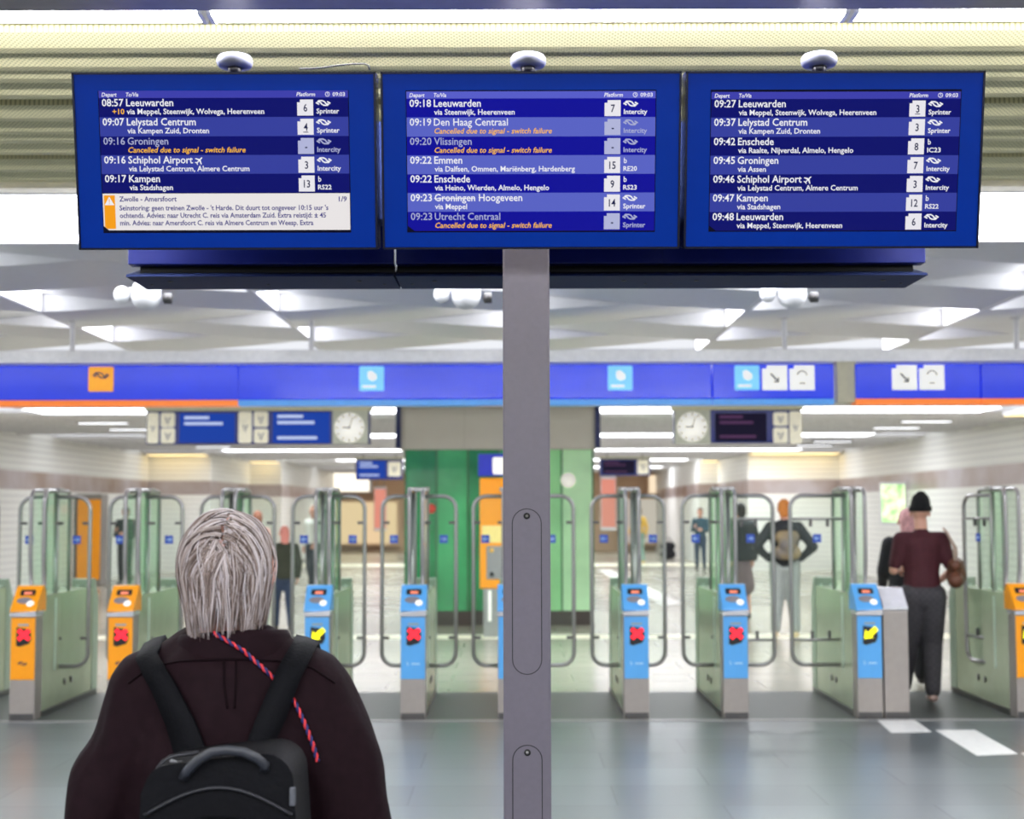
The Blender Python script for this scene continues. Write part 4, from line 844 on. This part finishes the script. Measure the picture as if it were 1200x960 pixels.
# ------------------------------------------------------------------ the man watching the boards
MYd = 2.78; mc = P(266, 600, MYd); MX = mc.x
man = thing('person', 'grey haired person seen from behind, dark jacket, looking up at the boards', 'person', (MX, MYd, 0))
dark_j = mat('dark_plum_jacket', (30, 17, 22), .7, var=.15, scale=50, bump=.12, spec=.06)
hx = P(266, 650, MYd).x - MX
HC = Vector((hx, .0, 1.575))                       # centre of the skull
tilt = Matrix.Rotation(R(24), 3, 'X')              # head tipped back
def hp(v): return HC + tilt @ Vector(v)
body = blob([(hp((0, -.008, .01)), .083, hp((0, .012, .012)), .083, .93, 1.12), (hp((0, .045, -.06)), .058, hp((0, .06, -.085)), .045), (hp((0, -.01, -.05)), .06, (0, .02, 1.40), .062),
             ((0, .02, 1.34), .10, (0, .02, 1.1), .10, 1.55, .98), ((0, .02, 1.1), .10, (0, .02, .92), .11, 1.45, 1), ((-.13, .02, 1.335), .05, (.14, .02, 1.335), .05),
             ((-.14, .01, 1.325), .05, (-.235, -.005, 1.07), .045), ((-.235, -.005, 1.07), .045, (-.19, .2, .97), .03), ((.15, .01, 1.325), .05, (.245, -.005, 1.07), .045), ((.245, -.005, 1.07), .045, (.20, .2, .97), .03),
             ((-.09, .02, .9), .09, (-.1, .04, .48), .058), ((-.1, .04, .48), .058, (-.1, .0, .09), .038), ((.09, .02, .9), .09, (.1, .04, .48), .058), ((.1, .04, .48), .058, (.1, .0, .09), .038)], .012, 3)
for sd in (-1, 1):
    hand(body, (sd * .195, .2, .97), (-sd * .25, .9, -.35), sd)
    body.ball(hp((sd * .082, .0, -.01)), .012, .022, .034, 12); body.ball(hp((sd * .032, .1, .01)), .013, .009, .009, 10, 1)
body.ball(hp((0, .118, -.02)), .015, .024, .024, 12); body.ball(hp((0, .104, -.058)), .024, .01, .007, 10, 2)
body.build('body', [mat('scalp_skin', (206, 150, 134), .5), eye_m, lip_m], man)
# jacket: torso, shoulders and sleeves grown together
sil = [((0, .015, 1.405), .075, (0, .015, 1.36), .10, 1.5, 1.15), ((0, .01, 1.345), .125, (0, .01, 1.22), .142, 1.45, 1.0), ((0, .01, 1.22), .142, (0, .01, .86), .15, 1.42, 1.0), ((-.15, .01, 1.352), .085, (.15, .01, 1.352), .085)]
for sd in (-1, 1):
    sil += [((sd * .155, .01, 1.345), .092, (sd * .222, -.005, 1.19), .085), ((sd * .222, -.005, 1.19), .085, (sd * .258, -.01, 1.07), .075), ((sd * .258, -.01, 1.07), .072, (sd * .21, .17, .99), .05)]
    sil += [((sd * .10, .01, 1.385), .07, (sd * .06, .015, 1.42), .06)]
sil = [tuple((c[0] * .925 + .006, c[1], c[2] - .012) if isinstance(c, tuple) else c for c in q) for q in sil]
jk = blob(sil, .009, 8)
from mathutils import noise
def crease(v):                                     # long diagonal folds under the arms and across the sleeves
    p = Vector(v); s_ = abs(p.x); a = noise.noise(Vector((p.x * 9 + p.z * 5, p.y * 7, p.z * 3.2 - s_ * 6))); b_ = noise.noise(Vector((p.x * 26, p.y * 20, p.z * 9 + 5)))
    return (a * .020 + b_ * .004) * min(1, max(.25, (1.44 - p.z) * 6))
tmp = jk.build('tmp', []); nv = [v.normal.copy() for v in tmp.data.vertices]; bpy.data.objects.remove(tmp)
jk.v = [tuple(Vector(v) + n_ * crease(v)) for v, n_ in zip(jk.v, nv)]
tree = BVHTree.FromPolygons([Vector(v) for v in jk.v], jk.f)
jo = jk.build('jacket', dark_j, man)
def on_back(px, py, lift=.004, dx=0, tree=tree):              # point of the jacket's back seen at a pixel (in the man's own coordinates)
    d = ray(px, py).normalized(); o = Vector((-MX + dx, -MYd, CZ)); h_ = tree.ray_cast(o, d)
    if h_[0] is None: return None
    return h_[0] - d * lift
def cloth_line(pix, r, name, mt, parent, lift=.0025):
    p = [on_back(*q, lift) for q in pix]; p = [q for q in p if q]; MB().tube(p, r, 6).build(name, mt, parent)
def dense(pix, n=10):
    o = []
    for i in range(len(pix) - 1):
        for j in range(n): f_ = j / n; o.append((pix[i][0] * (1 - f_) + pix[i + 1][0] * f_, pix[i][1] * (1 - f_) + pix[i + 1][1] * f_))
    return o + [pix[-1]]
seam = mat('jacket_seam', (20, 10, 14), .7, spec=.05)
cloth_line(dense([(150, 800), (175, 781), (210, 774), (270, 772), (325, 774), (365, 782), (392, 800)]), .0022, 'yoke_seam', seam, jo)
for xx in (262, 276): cloth_line(dense([(xx, 774), (xx, 800), (xx + (4 if xx < 270 else -2), 830)]), .0018, 'back_pleat', seam, jo)
# standing collar
n = 40; m = MB(); ring = []
for i in range(n):
    a = 2 * math.pi * i / n; c, s_ = math.cos(a), math.sin(a)
    zt = 1.448 + .006 * c + (.010 * -s_ if s_ < 0 else -.02 * s_); rx, ry = .106, .094
    for rr_, zz_ in ((1.10, 1.385), (1.08, 1.41), (1.04, zt - .012), (.99, zt - .002), (.955, zt), (.93, zt - .006)): ring.append((.012 + rx * rr_ * c, .015 + ry * rr_ * s_, zz_))
m.add(ring, [(i * 6 + j, i * 6 + j + 1, ((i + 1) % n) * 6 + j + 1, ((i + 1) % n) * 6 + j) for i in range(n) for j in range(5)], 0, True)
nv_ = len(jk.v); tree2 = BVHTree.FromPolygons([Vector(v) for v in jk.v] + [Vector(v) for v in m.v], jk.f + [tuple(i + nv_ for i in f) for f in m.f])
m.build('collar', dark_j, man)
lgs = [((0, .02, .95), .13, (0, .02, .88), .13, 1.35, 1)]
for sd in (-1, 1): lgs += [((sd * .09, .02, .9), .105, (sd * .1, .04, .48), .08), ((sd * .1, .04, .48), .08, (sd * .1, .0, .12), .065)]
blob(lgs, .015, 4).build('trousers', mat('charcoal_trousers', (40, 40, 46), .8, bump=.15), man)
for sd in (-1, 1):
    s_ = blob([((sd * .1, -.03, .045), .042, (sd * .11, .15, .034), .036, 1.15, 1), ((sd * .1, 0, .09), .042, (sd * .1, 0, .05), .042)], .012, 2); s_.v = [(v[0], v[1], max(v[2], 0)) for v in s_.v]; s_.build('shoe', black, man)
# hair: strands combed from the parting and the crown, hanging to the collar
hair_m = bpy.data.materials.new('silver_hair'); hair_m.use_nodes = True; nt = hair_m.node_tree; bs = nt.nodes['Principled BSDF']; bs.inputs['Roughness'].default_value = .42
ge = nt.nodes.new('ShaderNodeNewGeometry'); rp = nt.nodes.new('ShaderNodeValToRGB'); nt.links.new(ge.outputs['Random Per Island'], rp.inputs[0]); nt.links.new(rp.outputs[0], bs.inputs['Base Color'])
e = rp.color_ramp.elements; e[0].color = lin((66, 50, 45)) + (1,); e[1].color = lin((222, 213, 218)) + (1,); e.new(.3).color = lin((128, 107, 97)) + (1,); e.new(.65).color = lin((182, 167, 163)) + (1,)
rnd = random.Random(11)
RX, RYY, RZ = .074, .096, .092
def shell(dv, g): return Vector((dv.x * RX * g, dv.y * RYY * g, dv.z * RZ * g))
crown = Vector((.06, -.86, .46)).normalized()       # in head-upright axes turned with the tilt below
hm = MB()
def lock_path(root, drift, g0, zend, wave, ph):
    p = Vector(root); pts = []
    for i in range(46):
        dv = Vector((p.x / RX, p.y / RYY, p.z / RZ)); nrm = dv.normalized()
        if p.z > -.012: p = shell(nrm, g0 + .05 * min(1, i / 5))
        pts.append(HC + p)
        if HC.z + p.z < zend: break
        grav = Vector((0, 0, -1)); tng = grav - nrm * grav.dot(nrm); w_ = min(1, .10 + i * .075); dr = drift - nrm * drift.dot(nrm)
        d_ = (dr.normalized() * (1 - w_) + tng.normalized() * w_) if tng.length > .05 and dr.length > .01 else (tng + dr)
        if p.z < -.012: d_ = Vector((-p.x * 2.0, -p.y * 1.2 + .05, -1)).normalized()
        sw = nrm.cross(d_)
        p = p + (d_.normalized() + sw * (wave * math.sin(i * .42 + ph))).normalized() * .0095
    return pts
def lock(pts, rad, cnt, r):
    k = len(pts)
    if k < 5: return
    for c in range(cnt):
        a = rnd.uniform(0, 2 * math.pi); q = math.sqrt(rnd.random()) * rad; kk = k - rnd.randint(0, 4); tw = rnd.uniform(-.8, .8); out = []
        for j in range(kk):
            t_ = (pts[min(j + 1, k - 1)] - pts[max(j - 1, 0)]).normalized(); o = (pts[j] - HC).normalized(); sd = t_.cross(o).normalized(); o = sd.cross(t_)
            f_ = j / (k - 1); sc = q * (.75 + .5 * math.sin(math.pi * f_)) * (1 - .72 * f_ ** 2.2)
            out.append(pts[j] + sd * math.cos(a + tw * f_) * sc + o * (math.sin(a + tw * f_) * sc * .35 + rad * .15))
        hm.tube(out, [r * (1 if j < kk - 5 else .15 + .85 * (kk - 1 - j) / 4) for j in range(kk)], 4, caps=False)
for i in range(330):
    u = rnd.random()
    if u < .40:        # along the parting, from crown forward over the top
        f_ = rnd.random(); a = R(30 + 105 * f_); sd = rnd.choice((-1, 1))
        dv = Vector((.12 + sd * abs(rnd.gauss(.03, .06)), -math.cos(a), math.sin(a))); drift = Vector((sd * 1.0, -.30 + rnd.gauss(0, .3), .14 + rnd.gauss(0, .1)))
    elif u < .78:      # from the crown, falling down the back
        an = rnd.uniform(-105, 105); dv = crown + Vector((math.sin(R(an)) * .30, 0, -math.cos(R(an)) * .26 + .05)); drift = Vector((math.sin(R(an)) * 1.0 + rnd.gauss(0, .25), -.15, -.25))
    else:              # sides and nape
        an = R(rnd.uniform(-125, 125)); dv = Vector((math.sin(an), -math.cos(an), rnd.uniform(.05, .75))); drift = Vector((math.sin(an) * .6 + rnd.gauss(0, .3), -.2, -.5))
    dv.normalize(); side = dv.x + drift.x * .3; g0 = rnd.uniform(1.0, 1.15)
    base = (1.452 if side < -.3 else 1.468) if abs(side) > .3 else 1.468
    pts = lock_path(shell(dv, g0), drift, g0, base + rnd.gauss(0, .014), rnd.uniform(.05, .28), rnd.uniform(0, 6))
    lock(pts, rnd.uniform(.006, .012), 13, rnd.uniform(.0008, .0014))
for i in range(60):    # stray single hairs
    an = rnd.uniform(-150, 150); dv = Vector((math.sin(R(an)), -math.cos(R(an)), rnd.uniform(.1, 1.4))).normalized(); g0 = rnd.uniform(1.12, 1.22)
    lock(lock_path(shell(dv, g0), Vector((dv.x + rnd.gauss(0, .5), -.2, -.2)), g0, 1.47 + rnd.gauss(0, .02), rnd.uniform(.1, .4), rnd.uniform(0, 6)), .002, 1, .0006)
hair_o = hm.build('hair', hair_m, man)
print('hair verts', len(hm.v))
# cap of shorter under-hair so the scalp only shows at the crown
n1, n2 = 28, 20; vs = []; fs = []
for i in range(n1 + 1):
    for j in range(n2):
        th = math.pi * i / n1; ph = 2 * math.pi * j / n2
        dv = Vector((math.sin(th) * math.cos(ph), math.sin(th) * math.sin(ph), math.cos(th))); vs.append(HC + shell(dv, 1.0))
def keep(i, j):
    q = vs[i * n2 + j] - HC; dv = Vector((q.x / RX, q.y / RYY, q.z / RZ)); return q.z > -.085 and not (q.y > .06 and q.z < .06) and (dv.normalized() - crown).length > .2
fs = [(i * n2 + j, i * n2 + (j + 1) % n2, (i + 1) * n2 + (j + 1) % n2, (i + 1) * n2 + j) for i in range(n1) for j in range(n2) if keep(i, j)]
MB().add(vs, fs, 0, True).build('under_hair', mat('brown_grey_under_hair', (112, 92, 86), .7, var=.2, scale=90), hair_o)

# backpack, straps, cord
KY = -.245     # back panel of the pack relative to the man
bp = thing('backpack', 'black backpack on the back of the grey haired person', 'backpack', (MX, MYd, 0))
pk_m = mat('black_nylon', (15, 15, 19), .6, var=.15, scale=120, bump=.15, spec=.1); pk_m2 = mat('black_webbing', (15, 15, 19), .65, scale=200, bump=.2, spec=.08)
def MP(px, py, yy): q = P(px, py, MYd + yy); return Vector((q.x - MX, yy, q.z))
def outline(x0, x1, yt, lean=0):
    a = MP(x0, yt, -.27); b_ = MP(x1, yt, -.27); return a, b_
a, b_ = MP(180, 884, -.25), MP(352, 884, -.25); zt = a.z; x0, x1 = a.x, b_.x; xm = (x0 + x1) / 2; zb_ = zt - .42
fr = [(x0 - .005, zb_ + .03), (x0 - .008, zb_ + .2), (x0 - .002, zt - .05)] + arc(x0 + .045, zt - .045, .042, 170, 95, 4) + [(xm - .03, zt + .004), (xm + .04, zt + .012)] + arc(x1 - .05, zt - .035, .05, 85, 5, 5) + [(x1 + .012, zt - .2), (x1 + .012, zb_ + .03)] + arc(x1 - .03, zb_ + .03, .04, 0, -90, 3) + arc(x0 + .03, zb_ + .03, .035, 270, 180, 3)
m = MB().prism(fr, -.33, -.165, 'y', 0, True); pack = m.build('main_body', pk_m, bp); bv = pack.modifiers.new('b', 'BEVEL'); bv.width = .028; bv.segments = 4; bv.limit_method = 'ANGLE'; bv.angle_limit = R(55)
fr2 = [(x0 + .012, zb_ + .04), (x0 + .008, zt - .16)] + [(x0 + .012 + (x1 - x0 - .02) * i / 10, zt - .125 + .038 * math.sin(math.pi * i / 10)) for i in range(11)] + [(x1 + .004, zt - .16), (x1, zb_ + .04)]
m = MB().prism(fr2, -.385, -.31, 'y', 0, True); pf = m.build('front_pocket', pk_m, bp); bv = pf.modifiers.new('b', 'BEVEL'); bv.width = .024; bv.segments = 4; bv.limit_method = 'ANGLE'; bv.angle_limit = R(55)
zipm = mat('zip_grey', (38, 38, 44), .4, .3)
pts = [(x0 + .006 + (x1 - x0 - .008) * i / 14, -.334, zt - .085 + .045 * math.sin(math.pi * i / 14)) for i in range(15)]
MB().tube(pts, .0035, 6).build('zip', zipm, pf)
pts = [(x0 - .004, -.27, zt - .05)] + [(p[0], -.25, p[1] + .001) for p in arc(x0 + .045, zt - .045, .043, 170, 95, 4)] + [(xm - .05, -.25, zt + .004)]
MB().tube(pts, .0045, 6).build('top_zip', zipm, pack)
MB().tube([MP(200, 891, -.30), MP(207, 894, -.31), MP(213, 893, -.31)], .0035, 6).build('zip_pull', mat('zip_pull_steel', (150, 150, 154), .35, .6), pack)
MB().box(x1 - .006, x1 + .003, -.338, -.325, zt - .07, zt - .04).build('reflective_tab', mat('grey_reflector', (84, 86, 94), .4), pack, .002)
hpts = [MP(214, 912, -.335), MP(219, 903, -.34), MP(232, 890, -.345), MP(248, 881, -.345), MP(265, 878.5, -.345), MP(284, 881, -.345), MP(300, 888, -.34), MP(310, 896, -.335), MP(309, 903, -.33)]
MB().tube(hpts, .0085, 10, ex=1, ey=.75).build('grab_handle', mat('handle_rubber', (44, 46, 54), .4), bp)
def strap(pairs, name):
    vs = []; L_, R_ = [], []
    for (xa, ya), (xb, yb) in pairs:
        p, q = on_back(xa, ya, .007), on_back(xb, yb, .007)
        if p and q: L_.append(p); R_.append(q)
    # over the shoulder and down the front
    for q in (L_, R_):
        t0 = q[0]
        dn = lambda yy: (tree.ray_cast(Vector((t0.x, yy, 1.7)), Vector((0, 0, -1)))[0] or Vector((t0.x, yy, 1.40))).z + .004
        q[:0] = [Vector((t0.x * .96, .19, 1.12)), Vector((t0.x * .98, .17, 1.26)), Vector((t0.x, .10, dn(.10))), Vector((t0.x, .06, dn(.06))), Vector((t0.x, .02, dn(.02)))]
    m = MB(); k = len(L_)
    off = []
    for i in range(k):
        tt = (L_[min(i + 1, k - 1)] - L_[max(i - 1, 0)]).normalized(); nn = tt.cross(R_[i] - L_[i]).normalized()
        off.append(nn)
    for i in range(k):
        mid = (L_[i] + R_[i]) / 2; nn = off[i]; out = mid - Vector((0, .02, 1.2)); nn = nn if nn.dot(out) > 0 else -nn
        vs += [L_[i], R_[i], R_[i] + nn * .007, mid + nn * .0095, L_[i] + nn * .007]
    fs = [(i * 5 + j, i * 5 + (j + 1) % 5, (i + 1) * 5 + (j + 1) % 5, (i + 1) * 5 + j) for i in range(k - 1) for j in range(5)]
    m.add(vs, fs, 0, True); m.build(name, pk_m2, bp)
def lerp2(a, b_, f_): return (a[0] + (b_[0] - a[0]) * f_, a[1] + (b_[1] - a[1]) * f_)
def track(A, Bq, n=8):
    o = []
    for i in range(len(A) - 1):
        for j in range(n): o.append((lerp2(A[i], A[i + 1], j / n), lerp2(Bq[i], Bq[i + 1], j / n)))
    return o + [(A[-1], Bq[-1])]
strap(track([(159, 774), (178, 805), (197, 850), (208, 890)], [(185, 767), (206, 800), (229, 845), (246, 888)]), 'shoulder_strap')
strap(track([(341, 757), (322, 790), (300, 840), (282, 886)], [(370, 760), (352, 795), (334, 842), (316, 880)]), 'shoulder_strap')
# climbing-rope lanyard
pix = dense([(250, 741), (262, 748), (285, 762), (305, 780), (318, 792), (330, 803), (345, 822), (356, 846), (366, 872), (372, 893)], 5)
path = [on_back(*q, .003 if 314 < q[0] < 346 else .006, 0, tree2) for q in pix]; path = [p for p in path if p]
t = thing('lanyard', 'red and blue twisted rope lanyard across the dark jacket', 'lanyard', (MX, MYd, 0))
cum = 0; A, Bq = [], []
fine = []
for i in range(len(path) - 1):
    for j in range(4): fine.append(path[i].lerp(path[i + 1], j / 4))
for i, p in enumerate(fine):
    if i: cum += (p - fine[i - 1]).length
    tt = (fine[min(i + 1, len(fine) - 1)] - fine[max(i - 1, 0)]).normalized(); u = tt.cross(Y_).normalized(); v_ = tt.cross(u); an = cum / .022 * 2 * math.pi
    d_ = (u * math.cos(an) + v_ * math.sin(an)) * .0021; A.append(p + d_); Bq.append(p - d_)
MB().tube(A, .0024, 8).build('red_strand', mat('rope_red', (214, 52, 62), .6), t); MB().tube(Bq, .0024, 8).build('blue_strand', mat('rope_blue', (34, 42, 104), .6), t)
